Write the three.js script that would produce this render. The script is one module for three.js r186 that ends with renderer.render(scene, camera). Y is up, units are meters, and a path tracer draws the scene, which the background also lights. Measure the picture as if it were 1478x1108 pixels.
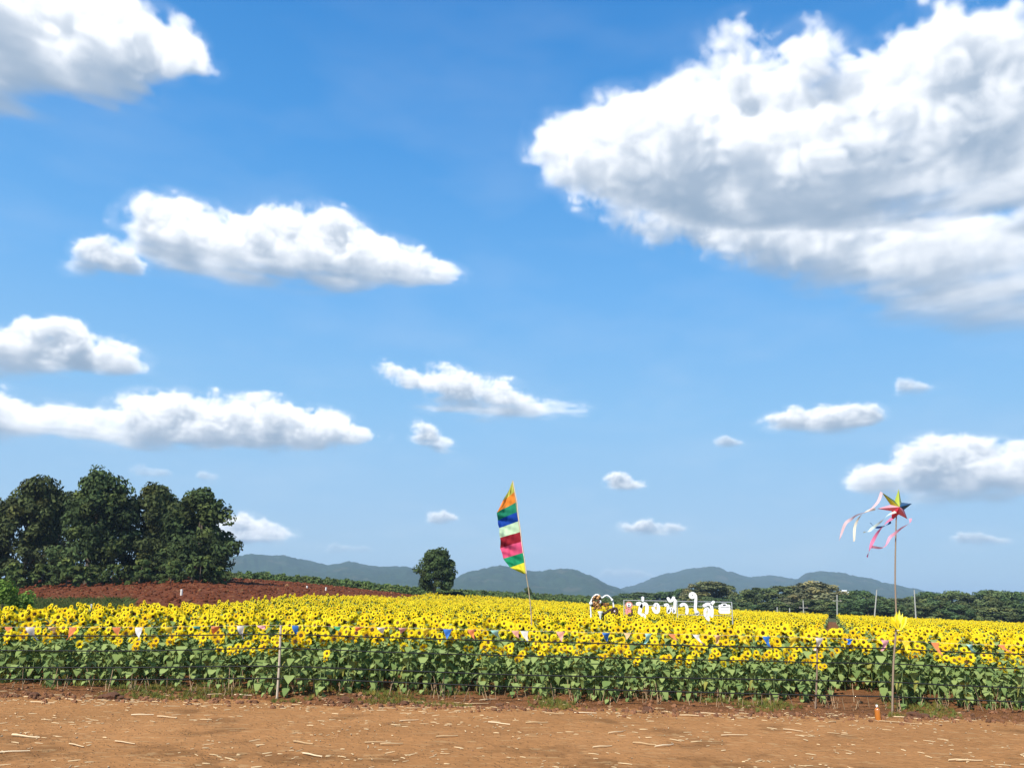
import * as THREE from 'three';
import { mergeGeometries } from 'three/addons/utils/BufferGeometryUtils.js';

// ───────────────────────── camera, sky, sun, exposure ─────────────────────────
const scene = new THREE.Scene();
const PW = 1478, PH = 1108, F = 1116, EYE = 1.8;
const camera = new THREE.PerspectiveCamera(2 * Math.atan(PH / 2 / F) * 180 / Math.PI, PW / PH, 0.1, 12000);
camera.position.set(0, EYE, 0);
camera.rotation.order = 'YXZ';
camera.rotation.set(15.28 * Math.PI / 180, 0, 1.4 * Math.PI / 180);
camera.updateMatrixWorld(true);

const renderer = new THREE.WebGLRenderer({ antialias: true });
renderer.toneMapping = THREE.LinearToneMapping;
renderer.toneMappingExposure = 1.3;
renderer.shadowMap.enabled = true;

const SUN_DIR = new THREE.Vector3(-0.36, 0.66, 0.66).normalize();
const sun = new THREE.DirectionalLight(new THREE.Color(1.0, 0.955, 0.87), 4.9);
sun.position.copy(SUN_DIR).multiplyScalar(200);
sun.castShadow = true;
sun.shadow.camera.left = -120; sun.shadow.camera.right = 120; sun.shadow.camera.top = 120; sun.shadow.camera.bottom = -120;
sun.shadow.camera.near = 1; sun.shadow.camera.far = 500; sun.shadow.mapSize.set(4096, 4096);
scene.add(sun); scene.add(sun.target);
scene.fog = new THREE.FogExp2(new THREE.Color(0.58, 0.79, 1.0), 0.00021);

// ───────────────────────── small tools ─────────────────────────
const R = (d) => d * Math.PI / 180, lerp = (a, b, t) => a + (b - a) * t, clamp = (x, a, b) => Math.min(b, Math.max(a, x));
const sstep = (a, b, x) => { const t = clamp((x - a) / (b - a), 0, 1); return t * t * (3 - 2 * t); };
function rng(seed) { let s = seed >>> 0; return () => { s = (s + 0x6d2b79f5) | 0; let t = Math.imul(s ^ (s >>> 15), 1 | s); t = (t + Math.imul(t ^ (t >>> 7), 61 | t)) ^ t; return ((t ^ (t >>> 14)) >>> 0) / 4294967296; }; }
const V = (x, y, z) => new THREE.Vector3(x, y, z);
// 3-D value noise on a repeating lattice
const LN = 64, LAT = new Float32Array(LN * LN * LN); { const r = rng(77); for (let i = 0; i < LAT.length; i++) LAT[i] = r(); }
function vn(x, y, z) {
  const xf = Math.floor(x), yf = Math.floor(y), zf = Math.floor(z);
  let fx = x - xf, fy = y - yf, fz = z - zf;
  fx = fx * fx * (3 - 2 * fx); fy = fy * fy * (3 - 2 * fy); fz = fz * fz * (3 - 2 * fz);
  const x0 = xf & 63, x1 = (xf + 1) & 63, y0 = (yf & 63) << 6, y1 = ((yf + 1) & 63) << 6, z0 = (zf & 63) << 12, z1 = ((zf + 1) & 63) << 12;
  const a = LAT[z0 + y0 + x0], b = LAT[z0 + y0 + x1], c = LAT[z0 + y1 + x0], d = LAT[z0 + y1 + x1], e = LAT[z1 + y0 + x0], f = LAT[z1 + y0 + x1], g = LAT[z1 + y1 + x0], h = LAT[z1 + y1 + x1];
  const p = a + (b - a) * fx, q = c + (d - c) * fx, s = e + (f - e) * fx, t = g + (h - g) * fx, u = p + (q - p) * fy, v = s + (t - s) * fy;
  return u + (v - u) * fz;
}
function fbm(x, y, z, n) { let s = 0, a = 0.5, w = 0; for (let i = 0; i < n; i++) { s += a * vn(x, y, z); w += a; a *= 0.5; x = x * 2.03 + 11.3; y = y * 2.03 + 5.7; z = z * 2.03 + 3.1; } return s / w; }
// photograph pixel -> direction / point at forward distance d
const right = V(1, 0, 0).applyQuaternion(camera.quaternion), upv = V(0, 1, 0).applyQuaternion(camera.quaternion), fwd = V(0, 0, -1).applyQuaternion(camera.quaternion);
const ray = (px, py) => fwd.clone().addScaledVector(right, (px - PW / 2) / F).addScaledVector(upv, (PH / 2 - py) / F).normalize();
const at = (px, py, d) => { const r = ray(px, py); return r.multiplyScalar(d / -r.z).add(camera.position); };

// ───────────────────────── sky: blue air and fair-weather cumulus, one equirectangular texture ─────────────────────────
{
  const SW = 4096, SH = 2048, data = new Float32Array(SW * SH * 4);
  const lin = (c) => { c /= 255; return c <= 0.04045 ? c / 12.92 : ((c + 0.055) / 1.055) ** 2.4; };
  const stops = [[0, 190, 219, 238], [2, 183, 216, 240], [5.5, 170, 210, 244], [13, 145, 200, 247], [21.6, 114, 182, 244], [31.5, 82, 159, 231], [42, 60, 139, 215], [60, 44, 116, 196], [90, 38, 104, 184]].map((s) => [s[0], lin(s[1]) / 1.3, lin(s[2]) / 1.3, lin(s[3]) / 1.3]);
  const airAt = (el, out) => { let i = 0; while (i < stops.length - 2 && el > stops[i + 1][0]) i++; const t = clamp((el - stops[i][0]) / (stops[i + 1][0] - stops[i][0]), 0, 1); for (let c = 0; c < 3; c++) out[c] = lerp(stops[i][c + 1], stops[i + 1][c + 1], t); return out; };
  const tmp = [0, 0, 0];
  for (let j = 0; j < SH; j++) {
    const el = (j + 0.5) / SH * 180 - 90, e = R(el), ce = Math.cos(e), se = Math.sin(e);
    airAt(Math.max(el, 0), tmp);
    for (let i = 0; i < SW; i++) {
      const o = (j * SW + i) * 4;
      if (el <= 0) { data[o] = 0.16; data[o + 1] = 0.12; data[o + 2] = 0.07; data[o + 3] = 1; continue; }
      const th = ((i + 0.5) / SW - 0.5) * 2 * Math.PI, x = ce * Math.cos(th), z = ce * Math.sin(th);
      const cs = x * SUN_DIR.x + se * SUN_DIR.y + z * SUN_DIR.z, glow = 0.35 * Math.pow(Math.max(cs, 0), 14);
      const veil = 0.05 * Math.max(0, fbm(x * 5 / (se + 0.25) + 3, se * 16, z * 5 / (se + 0.25), 4) - 0.45) / 0.3;
      for (let c = 0; c < 3; c++) data[o + c] = tmp[c] + glow + veil * (0.8 - tmp[c]); data[o + 3] = 1;
    }
  }
  // clouds: puffs given as ellipses, filled with noisy density, marched with self-shadowing towards the sun
  const azel = (v) => [Math.atan2(v.x, -v.z) * 180 / Math.PI, Math.asin(clamp(v.y, -1, 1)) * 180 / Math.PI];
  const L = V(-0.30, 0.90, 0.26).normalize();
  function cloud({ puffs, freq = 0.55, amp = 1.5, thr = 0.42, dens = 5, k = 2.0, steps = 22, oct = 5, base = null, soft = 0.8, seed = 1, thick = 1, veiled = 0.10 }) {
    let a0 = 1e9, a1 = -1e9, e0 = 1e9, e1 = -1e9, zm = 0;
    for (const p of puffs) { a0 = Math.min(a0, p[0] - p[2]); a1 = Math.max(a1, p[0] + p[2]); e0 = Math.min(e0, p[1] - p[3]); e1 = Math.max(e1, p[1] + p[3]); }
    const ec = (e0 + e1) / 2, ac = (a0 + a1) / 2, cosc = Math.cos(R(ec)), n = puffs.length;
    const P = new Float32Array(n * 6);
    puffs.forEach((p, i) => { const rx = p[2] * cosc, rz = Math.min(rx, p[3] * 1.5) * thick; P.set([(p[0] - ac) * cosc, p[1] - ec, 1 / rx, 1 / p[3], 1 / rz, p[4] ?? 1], i * 6); zm = Math.max(zm, rz); });
    const by = base === null ? -1e9 : base - ec;
    const form = (x, y, z) => { let keep = 1; for (let i = 0, o = 0; i < n; i++, o += 6) { const qx = (x - P[o]) * P[o + 2], qy = (y - P[o + 1]) * P[o + 3], qz = z * P[o + 4], q = 1 - qx * qx - qy * qy - qz * qz; if (q > 0) keep *= 1 - Math.min(q * P[o + 5], 0.97); } return 1 - keep; };
    const hy = (e1 - e0) / 2;
    const den = (x, y, z, f, oc) => {
      const X0 = x * freq + seed * 17.3, Y0 = y * freq * 1.15 + seed * 7.1, Z = z * freq + seed * 3.7;
      const t = clamp((y + hy) / (2 * hy), 0, 1), up = sstep(0.12, 0.62, t);
      const wx = vn(X0 * 1.3 + 9, Y0 * 1.3, Z) - 0.5, wy = vn(X0 * 1.3, Y0 * 1.3 + 21, Z) - 0.5;
      const X = X0 + wx * 0.55, Y = Y0 + wy * 0.45;
      let n = 0;
      if (up > 0.01) { n = fbm(X, Y, Z, oc); if (oc > 2) n += 0.2 * (Math.abs(vn(X * 2.6 + 5, Y * 2.6, Z * 2.6) - 0.5) * 2 - 0.4); }
      if (up < 0.99) n = lerp(fbm(X0 * 0.55 + 31, Y0 * 2.1 + 7, Z * 0.55, Math.min(oc, 4)), n, up);
      let d = f - thr + amp * (n - 0.56);
      const veil = veiled * Math.min(f, 0.5) * sstep(0.42, 0.62, n);
      if (d <= 0) return veil;
      return Math.max(veil, Math.min(1, d * k * lerp(0.22, 1.3, sstep(0.02, 0.7, t))));
    };
    const ds = 2 * zm / steps, size = Math.min(e1 - e0, 14), sd = size * 0.085;
    const j0 = clamp(Math.floor((e0 + 90) / 180 * SH), SH / 2, SH - 1), j1 = clamp(Math.ceil((e1 + 90) / 180 * SH), SH / 2, SH - 1);
    const i0 = Math.floor((a0 / 360 + 0.25) * SW), i1 = Math.ceil((a1 / 360 + 0.25) * SW);
    for (let j = j0; j <= j1; j++) for (let ii = i0; ii <= i1; ii++) {
      const el = (j + 0.5) / SH * 180 - 90, az = ((ii + 0.5) / SW - 0.25) * 360, x = (az - ac) * cosc, y = el - ec;
      let T = 1, light = 0, high = 0;
      const jit = vn(ii * 7.13 + 0.5, j * 5.77 + 0.5, 3.5);
      for (let s = 0; s < steps; s++) {
        const z = zm - (s + jit) * ds, f = form(x, y, z);
        if (f < 0.02) continue;
        const d = den(x, y, z, f, oct);
        if (d <= 0.002) continue;
        let tau = 0;
        for (let q = 0, h = sd * 0.55, px = 0; q < 6; q++, h *= 1.4) { px += h; const X = x + L.x * px, Y = y + L.y * px, Z = z + L.z * px, ff = form(X, Y, Z); if (ff > 0.02) tau += den(X, Y, Z, ff, q < 2 ? 4 : 2) * h; }
        const under = Math.exp(-tau * 8 / size);
        const lit = 0.30 * Math.exp(-tau * 22 / size) + 0.70 * under;
        const a = 1 - Math.exp(-d * dens * ds * 0.85 / Math.sqrt(size));
        light += T * a * lit; high += T * a; T *= 1 - a;
        if (T < 0.015) break;
      }
      if (high < 0.003) continue;
      const alpha = high, lit = light / high, o = (j * SW + ((ii % SW) + SW) % SW) * 4;
      const amb = [0.235, 0.325, 0.445], sunc = [0.87, 0.78, 0.665];
      for (let c = 0; c < 3; c++) { const v = amb[c] + sunc[c] * lit; data[o + c] = lerp(data[o + c], v, alpha); }
    }
  }
  // the clouds of the photograph, each puff [x, y, half width, half height] measured there
  const fromPhoto = (list) => list.map(([x, y, rx, ry, w]) => { const c = azel(ray(x, y)), e = azel(ray(x + rx, y)), t = azel(ray(x, y - ry)); return [c[0], c[1], Math.hypot(e[0] - c[0], (e[1] - c[1])) , Math.hypot(t[1] - c[1], (t[0] - c[0]) * 0.5), w]; });
  const elOf = (x, y) => azel(ray(x, y))[1];
  cloud({ seed: 1, freq: 0.42, puffs: fromPhoto([[40, 20, 250, 95], [-140, 40, 220, 105], [190, 50, 130, 75], [260, 80, 85, 42, 0.8], [60, 90, 190, 75], [-60, 110, 170, 70], [130, 115, 130, 45, 0.7]]), dens: 5, thick: 1.1 });
  cloud({ seed: 2, freq: 0.6, puffs: fromPhoto([[245, 330, 95, 66], [330, 352, 130, 68], [450, 340, 120, 62], [400, 380, 190, 48], [545, 375, 95, 48], [618, 394, 70, 28], [520, 398, 130, 30], [280, 375, 110, 45]]), dens: 6 });
  cloud({ seed: 3, freq: 0.9, puffs: fromPhoto([[148, 366, 60, 36], [182, 385, 44, 26], [112, 388, 36, 22, 0.7]]), dens: 3.2 });
  cloud({ seed: 4, freq: 0.75, puffs: fromPhoto([[85, 492, 80, 42], [160, 512, 75, 36], [0, 508, 95, 46], [95, 520, 140, 30], [40, 470, 40, 24]]), dens: 6 });
  cloud({ seed: 5, freq: 0.8, puffs: fromPhoto([[-10, 585, 60, 40], [60, 605, 110, 36], [215, 600, 85, 46], [290, 600, 90, 48], [375, 606, 95, 46], [455, 615, 85, 36], [515, 627, 60, 18], [150, 622, 170, 34], [330, 628, 200, 32], [-60, 600, 130, 50]]), dens: 6.5 });
  cloud({ seed: 6, freq: 1.0, puffs: fromPhoto([[560, 528, 28, 20, 0.7], [582, 548, 44, 20, 0.7], [640, 550, 60, 34], [700, 570, 80, 36], [755, 588, 70, 26], [832, 590, 42, 15, 0.8], [690, 590, 110, 24, 0.7]]), dens: 4.5 });
  cloud({ seed: 7, freq: 1.6, puffs: fromPhoto([[615, 630, 32, 22], [640, 642, 26, 17], [605, 612, 20, 14, 0.7]]), dens: 4 });
  cloud({ seed: 48, freq: 0.5, steps: 22, dens: 3.0, thr: 0.34, veiled: 0.2, puffs: fromPhoto([[1010, 300, 170, 70], [1130, 335, 190, 75], [1260, 370, 200, 70], [1370, 410, 190, 80], [1480, 430, 200, 70], [1620, 400, 220, 110], [1400, 350, 250, 70], [900, 270, 110, 60, 0.8], [1440, 462, 110, 26, 0.8]]) });
  cloud({ seed: 8, freq: 0.40, amp: 1.55, steps: 30, dens: 5, thick: 0.95, puffs: fromPhoto([[825, 215, 90, 75], [930, 225, 150, 95], [900, 180, 100, 75, 0.7], [1010, 185, 160, 115], [1060, 52, 76, 52, 0.8], [1130, 100, 130, 85, 0.9], [1170, 215, 210, 135], [1000, 265, 180, 65], [1180, 285, 260, 70], [1340, 150, 200, 150], [1390, 45, 150, 95], [1360, 270, 260, 90], [1490, 190, 200, 180], [1600, 260, 240, 160], [1700, 120, 220, 200], [1080, 280, 170, 60]]) });
  cloud({ seed: 9, freq: 0.9, puffs: fromPhoto([[1165, 606, 90, 26], [1240, 600, 52, 26], [1205, 612, 95, 20]]), dens: 5 });
  cloud({ seed: 10, freq: 0.85, puffs: fromPhoto([[1250, 690, 46, 26], [1355, 655, 85, 40], [1410, 660, 90, 40], [1340, 690, 150, 36], [1450, 690, 130, 45], [1500, 670, 100, 50], [1360, 715, 170, 24, 0.8]]), dens: 5 });
  const small = [[903, 695, 38, 17, 5], [945, 761, 64, 16, 3], [637, 746, 30, 17, 2.6], [1317, 558, 40, 18, 2], [1052, 638, 30, 12, 1.8], [1415, 778, 60, 13, 1.7], [300, 688, 22, 14, 1.2], [500, 792, 50, 12, 0.5], [905, 828, 60, 12, 0.6], [215, 680, 40, 14, 0.8]];
  small.forEach(([x, y, rx, ry, dn], i) => cloud({ seed: 20 + i, freq: 1.5, puffs: fromPhoto([[x - rx * 0.25, y, rx * 0.75, ry], [x + rx * 0.3, y + ry * 0.2, rx * 0.7, ry * 0.75]]), dens: dn, steps: 14 }));
  cloud({ seed: 40, freq: 1.2, puffs: fromPhoto([[352, 762, 40, 28], [385, 772, 58, 22], [330, 770, 50, 26]]), dens: 6 });
  // the same kind of sky all the way round
  const r = rng(5); let made = 0;
  for (let q = 0; q < 400 && made < 46; q++) {
    const az = r() * 360 - 180, el = 4 + 62 * r() * r(), w = lerp(5, 15, r()) * (0.35 + el / 45), h = w * lerp(0.22, 0.42, r());
    if (Math.abs(az) < 40 + w && el < 52 + h) continue;
    made++;
    const puffs = []; for (let i = 0; i < 6; i++) { const t = r() * 2 - 1; puffs.push([az + t * w * 0.7 / Math.cos(R(el)), el + (r() - 0.4) * h * 0.6, w * lerp(0.25, 0.5, r()) / Math.cos(R(el)), h * lerp(0.5, 0.9, r())]); }
    cloud({ seed: 60 + made, freq: 0.5, puffs, dens: 5, steps: 10, oct: 4 });
  }
  const sky = new THREE.DataTexture(data, SW, SH, THREE.RGBAFormat, THREE.FloatType);
  sky.mapping = THREE.EquirectangularReflectionMapping; sky.magFilter = THREE.LinearFilter; sky.minFilter = THREE.LinearFilter; sky.needsUpdate = true;
  scene.background = sky; scene.environment = sky;
}
console.log('sky done');

// ───────────────────────── naming and description ─────────────────────────
const taken = new Map();
const numbered = (n) => { const k = taken.get(n) ?? 0; taken.set(n, k + 1); return k ? n + '_' + String(k).padStart(3, '0') : n; };
function shadows(o) { o.traverse((m) => { if (m.isMesh) { m.castShadow = true; m.receiveShadow = true; } }); return o; }
function thing(o, name, label, category, group) { o.name = numbered(name); o.userData = { label, category }; if (group) o.userData.group = group; scene.add(shadows(o)); return o; }
function structure(o, name) { o.name = numbered(name); o.userData = { kind: 'structure' }; scene.add(shadows(o)); return o; }
function stuff(o, name, label, category) { o.name = numbered(name); o.userData = { kind: 'stuff', label, category }; scene.add(shadows(o)); return o; }
function part(parent, name, geometry, material) { const m = new THREE.Mesh(geometry, material); m.name = name; parent.add(m); return m; }
const mat = (r, g, b, rough = 0.85, more = {}) => { const m = new THREE.MeshStandardMaterial({ roughness: rough, side: THREE.DoubleSide, ...more }); m.color.setRGB(r, g, b); return m; };
const soil = (more) => new THREE.MeshPhysicalMaterial({ roughness: 1, specularIntensity: 0.12, side: THREE.DoubleSide, ...more });
const sheet = (r, g, b, through = 0.35, more = {}) => { const m = new THREE.MeshPhysicalMaterial({ roughness: 0.95, transmission: through, thickness: 0, side: THREE.DoubleSide, specularIntensity: 0.18, ...more }); m.color.setRGB(r, g, b); return m; };

// geometry tools
function tri(positions, index, colors, uvs) {
  const g = new THREE.BufferGeometry(); g.setAttribute('position', new THREE.Float32BufferAttribute(positions, 3)); g.setIndex(index);
  if (colors) g.setAttribute('color', new THREE.Float32BufferAttribute(colors, 3));
  g.setAttribute('uv', new THREE.Float32BufferAttribute(uvs ?? new Array(positions.length / 3 * 2).fill(0), 2)); g.computeVertexNormals(); return g;
}
const curve = (pts) => new THREE.CatmullRomCurve3(pts.map((p) => p.isVector3 ? p : V(...p)));
function tube(pts, r0, r1 = r0, seg = 8, sides = 6) {
  const c = curve(pts), g = new THREE.TubeGeometry(c, seg, 1, sides, false), p = g.attributes.position, v = V();
  for (let i = 0; i <= seg; i++) { const o = c.getPointAt(i / seg), r = lerp(r0, r1, i / seg); for (let j = 0; j <= sides; j++) { const k = i * (sides + 1) + j; v.fromBufferAttribute(p, k).sub(o).multiplyScalar(r).add(o); p.setXYZ(k, v.x, v.y, v.z); } }
  g.computeVertexNormals(); return g;
}
const paint = (g, r, gg, b) => { const n = g.attributes.position.count, a = new Float32Array(n * 3); for (let i = 0; i < n; i++) a.set([r, gg, b], i * 3); g.setAttribute('color', new THREE.BufferAttribute(a, 3)); return g; };
const merge = (list) => mergeGeometries(list.map((g) => { const h = g.index ? g.toNonIndexed() : g; for (const k of Object.keys(h.attributes)) if (!['position', 'normal', 'color', 'uv'].includes(k)) h.deleteAttribute(k); return h; }));
const move = (g, m) => g.clone().applyMatrix4(m);
const M4 = (x, y, z, rx = 0, ry = 0, rz = 0, s = 1) => new THREE.Matrix4().compose(V(x, y, z), new THREE.Quaternion().setFromEuler(new THREE.Euler(rx, ry, rz, 'YXZ')), typeof s === 'number' ? V(s, s, s) : V(...s));

// ───────────────────────── the lie of the land ─────────────────────────
const GU = [-0.9, -0.66, -0.38, -0.26, -0.12, 0.1, 0.4, 0.66, 0.9];
const GD = [0, 16, 25, 40, 80, 100, 120, 180, 250, 600, 1500, 9000];
const GH = [
  [0, 0, 0, 0, 0, 0, 0, 0, 0], [0, 0, 0, 0, 0, 0, 0, 0, 0], [0.05, 0.02, 0, 0, 0, 0, -0.05, -0.1, -0.1], [0.12, 0.08, 0.02, 0.0, -0.02, -0.05, -0.2, -0.3, -0.4],
  [1.1, 1.1, 2.3, 1.4, 0, -0.1, -0.5, -0.9, -1.1], [1.4, 1.5, 2.9, 2.4, 0.7, -0.15, -0.7, -1.2, -1.4], [1.5, 1.7, 3.2, 2.7, 1.35, -0.1, -0.8, -1.4, -1.6],
  [2, 2.2, 4, 3.3, 1.6, 0.3, -1.0, -1.3, -1.5], [3, 3, 5, 4.2, 2.2, 1, -0.8, -1, -1.2], [4, 4, 6, 5, 3, 1.5, 0, 0, 0], [0, 0, 0, 0, 0, 0, 0, 0, 0], [0, 0, 0, 0, 0, 0, 0, 0, 0]];
function land(x, z) {
  const d = Math.max(0, -z), u = clamp(x / Math.max(d, 10), -0.8999, 0.8999);
  let i = 0, j = 0; while (i < GU.length - 2 && u > GU[i + 1]) i++; while (j < GD.length - 2 && d > GD[j + 1]) j++;
  const s = (u - GU[i]) / (GU[i + 1] - GU[i]), t = clamp((d - GD[j]) / (GD[j + 1] - GD[j]), 0, 1);
  return lerp(lerp(GH[j][i], GH[j][i + 1], s), lerp(GH[j + 1][i], GH[j + 1][i + 1], s), t);
}
const spot = (px, d) => { const p = at(px, 860 + (px - 739) * 0.0244, d); return V(p.x, land(p.x, -d), -d); };   // where column px of the photograph meets the land at distance d
const FRONT = 14.35, FAR = 112;
const leftEdge = (d) => -15.3 + (d - 25) * 0.062;
const frontEdge = (x) => FRONT + 0.75 * (fbm(x * 0.8 + 40, 3, 1, 4) - 0.5) * 2;
function lane(x, d) { // the trodden way between the rows
  const c = d < 17 ? lerp(0.436, 0.43, (d - 14) / 3) * d : 0.4045 * d, w = d < 17 ? 0.42 : d < 21 ? 0 : 0.62;
  return Math.abs(x - c) < w;
}
const inField = (x, d) => d > frontEdge(x) && d < FAR && x > leftEdge(d) && x < 0.74 * d + 1 && !lane(x, d);

// textures that repeat: mottled grain, grey for bump
function grain(size, make) { const a = new Uint8Array(size * size * 4); const o = [0, 0, 0]; for (let j = 0; j < size; j++) for (let i = 0; i < size; i++) { make(i / size, j / size, o); const k = (j * size + i) * 4; a[k] = clamp(o[0], 0, 255); a[k + 1] = clamp(o[1], 0, 255); a[k + 2] = clamp(o[2], 0, 255); a[k + 3] = 255; } const t = new THREE.DataTexture(a, size, size); t.wrapS = t.wrapT = THREE.RepeatWrapping; t.magFilter = THREE.LinearFilter; t.minFilter = THREE.LinearMipmapLinearFilter; t.needsUpdate = true; return t; }
// periodic noise: octaves of the 64-lattice; u, v in 0..1, cells divides 64
const pn = (u, v, cells, seed, n = 4) => { let s = 0, a = 0.5, w = 0; for (let i = 0; i < n && cells <= 512; i++) { const c = cells, x = u * c, y = v * c, xi = Math.floor(x), yi = Math.floor(y); let fx = x - xi, fy = y - yi; fx = fx * fx * (3 - 2 * fx); fy = fy * fy * (3 - 2 * fy); const h = (p, q) => { let k = Math.imul(((p % c) + c) % c, 374761393) + Math.imul(((q % c) + c) % c, 668265263) + Math.imul(seed + i, 2147483647); k = Math.imul(k ^ (k >>> 13), 1274126177); return ((k ^ (k >>> 16)) >>> 0) / 4294967296; }; s += a * lerp(lerp(h(xi, yi), h(xi + 1, yi), fx), lerp(h(xi, yi + 1), h(xi + 1, yi + 1), fx), fy); w += a; a *= 0.55; cells *= 2; } return s / w; };
const sRGB = (t) => { t.colorSpace = THREE.SRGBColorSpace; return t; };
const toS = (c) => 255 * (c <= 0.0031308 ? c * 12.92 : 1.055 * Math.pow(c, 1 / 2.4) - 0.055);

// a sheet over the land, uv in metres / scale
function landSheet(xs, ds, lift, scale, bumps) {
  const p = [], uv = [], ix = [], nx = xs.length;
  ds.forEach((d) => xs.forEach((fx) => { const x = typeof fx === 'function' ? fx(d) : fx; p.push(x, land(x, -d) + lift + (bumps ? bumps(x, d) : 0), -d); uv.push(x / scale, d / scale); }));
  for (let j = 0; j < ds.length - 1; j++) for (let i = 0; i < nx - 1; i++) { const a = j * nx + i; ix.push(a, a + 1, a + nx, a + 1, a + nx + 1, a + nx); }
  return tri(p, ix, null, uv);
}
const range = (a, b, n) => Array.from({ length: n + 1 }, (_, i) => lerp(a, b, i / n));

// far ground, hidden by crops and trees save for slivers
{
  const tex = sRGB(grain(512, (u, v, o) => { const n = pn(u, v, 4, 1, 6), m = pn(u, v, 16, 9, 5); o[0] = toS(lerp(0.05, 0.13, n * 0.6 + m * 0.4)); o[1] = toS(lerp(0.07, 0.12, m)); o[2] = toS(lerp(0.025, 0.05, n)); }));
  const us = [-3.2, -2, -1.4, -1.1, ...range(-0.9, 0.9, 60), 1.1, 1.4, 2, 3.2];
  const g = landSheet(us.map((u) => (d) => u * Math.max(d, 12)), [-6, 0, 5, 10, 13, 16, 20, 25, 30, 40, 50, 60, 70, 80, 90, 100, 110, 120, 140, 160, 180, 210, 250, 300, 400, 600, 900, 1500, 3000, 7000], -0.06, 9);
  structure(new THREE.Mesh(g, soil({ map: tex })), 'ground');
}
// the bare dirt yard in front
const dirtBump = grain(1024, (u, v, o) => { const n = pn(u, v, 8, 5, 7), s = pn(u, v, 64, 15, 4), q = pn(u, v, 128, 25, 3); const h = n * 0.55 + s * 0.3 + (q > 0.68 ? 0.3 : 0); o[0] = o[1] = o[2] = 255 * clamp(h, 0, 1); });
const dirtTex = sRGB(grain(1024, (u, v, o) => {
  const n = pn(u, v, 4, 2, 5), m = pn(u, v, 16, 12, 5), f = pn(u, v, 128, 22, 3), st = pn(u, v * 3, 32, 32, 4), dark = sstep(0.56, 0.72, pn(u, v, 8, 42, 5));
  let r = lerp(0.32, 0.45, n) * lerp(0.86, 1.12, m), g = lerp(0.148, 0.214, n) * lerp(0.86, 1.12, m), b = lerp(0.052, 0.080, n) * lerp(0.86, 1.12, m);
  const k = lerp(1, 0.62, dark * 0.8) * lerp(0.82, 1.15, f); r *= k; g *= k; b *= k;
  const straw = sstep(0.64, 0.74, st) * 0.3; r = lerp(r, 0.55, straw); g = lerp(g, 0.36, straw); b = lerp(b, 0.17, straw);
  o[0] = toS(r); o[1] = toS(g); o[2] = toS(b);
}));
{
  const g = landSheet(range(-16, 16, 160), range(2, 15.2, 90), 0.0, 6.3, (x, d) => 0.035 * (fbm(x * 0.6, d * 0.9, 2, 4) - 0.5) + 0.02 * (fbm(x * 3, d * 3, 5, 3) - 0.5));
  structure(new THREE.Mesh(g, soil({ map: dirtTex, bumpMap: dirtBump, bumpScale: 0.03 })), 'dirt_yard');
}
// darker loose soil: bank along the field and the floor of the field
const soilTex = sRGB(grain(512, (u, v, o) => { const n = pn(u, v, 8, 3, 6), f = pn(u, v, 64, 13, 3), k = lerp(0.6, 1.4, n) * lerp(0.75, 1.2, f); o[0] = toS(0.20 * k); o[1] = toS(0.088 * k); o[2] = toS(0.036 * k); }));
const bank = (x, d) => { const e = FRONT - 0.55 + 1.3 * (fbm(x * 0.7, 9, 9, 4) - 0.5), t = sstep(e - 0.5, e + 0.6, d); return t * (0.055 + 0.11 * (fbm(x * 1.9, d * 2.3, 3, 4) - 0.2) + 0.06 * (fbm(x * 8, d * 8, 8, 3) - 0.4)) - 0.05; };
{
  const g = landSheet(range(-14, 15, 420), range(13.1, 17.5, 90), 0.015, 2.2, bank);
  structure(new THREE.Mesh(g, soil({ map: soilTex, bumpMap: dirtBump, bumpScale: 0.05 })), 'soil_bank');
  const g2 = landSheet(range(0, 1, 40).map((t) => (d) => lerp(leftEdge(d), 0.76 * d + 1, t)), range(17.4, FAR, 50), 0.03, 2.2);
  structure(new THREE.Mesh(g2, soil({ map: soilTex })), 'field_soil');
}
// ploughed red soil rising to the trees
{
  const redTex = sRGB(grain(512, (u, v, o) => { const n = pn(u, v, 8, 4, 6), f = pn(u, v, 64, 14, 3), w = sstep(0.6, 0.75, pn(u, v, 16, 24, 4)), k = lerp(0.55, 1.4, n) * lerp(0.7, 1.25, f); o[0] = toS(lerp(0.135 * k, 0.24, w * 0.45)); o[1] = toS(lerp(0.042 * k, 0.115, w * 0.45)); o[2] = toS(lerp(0.018 * k, 0.055, w * 0.45)); }));
  const furrow = (x, d) => 0.13 * Math.sin((x * 0.55 + d * 0.84) * 7) * 0.5 + 0.35 * (fbm(x * 1.3, d * 1.3, 4, 4) - 0.5);
  const g = landSheet(range(0, 1, 300).map((t) => (d) => lerp(-80, leftEdge(d) - 0.4 + (d > FAR - 8 ? (d - FAR + 8) * 0.2 : 0), t)), range(33, 124, 240), 0.1, 4, furrow);
  structure(new THREE.Mesh(g, soil({ map: redTex })), 'ploughed_soil');
}

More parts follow.
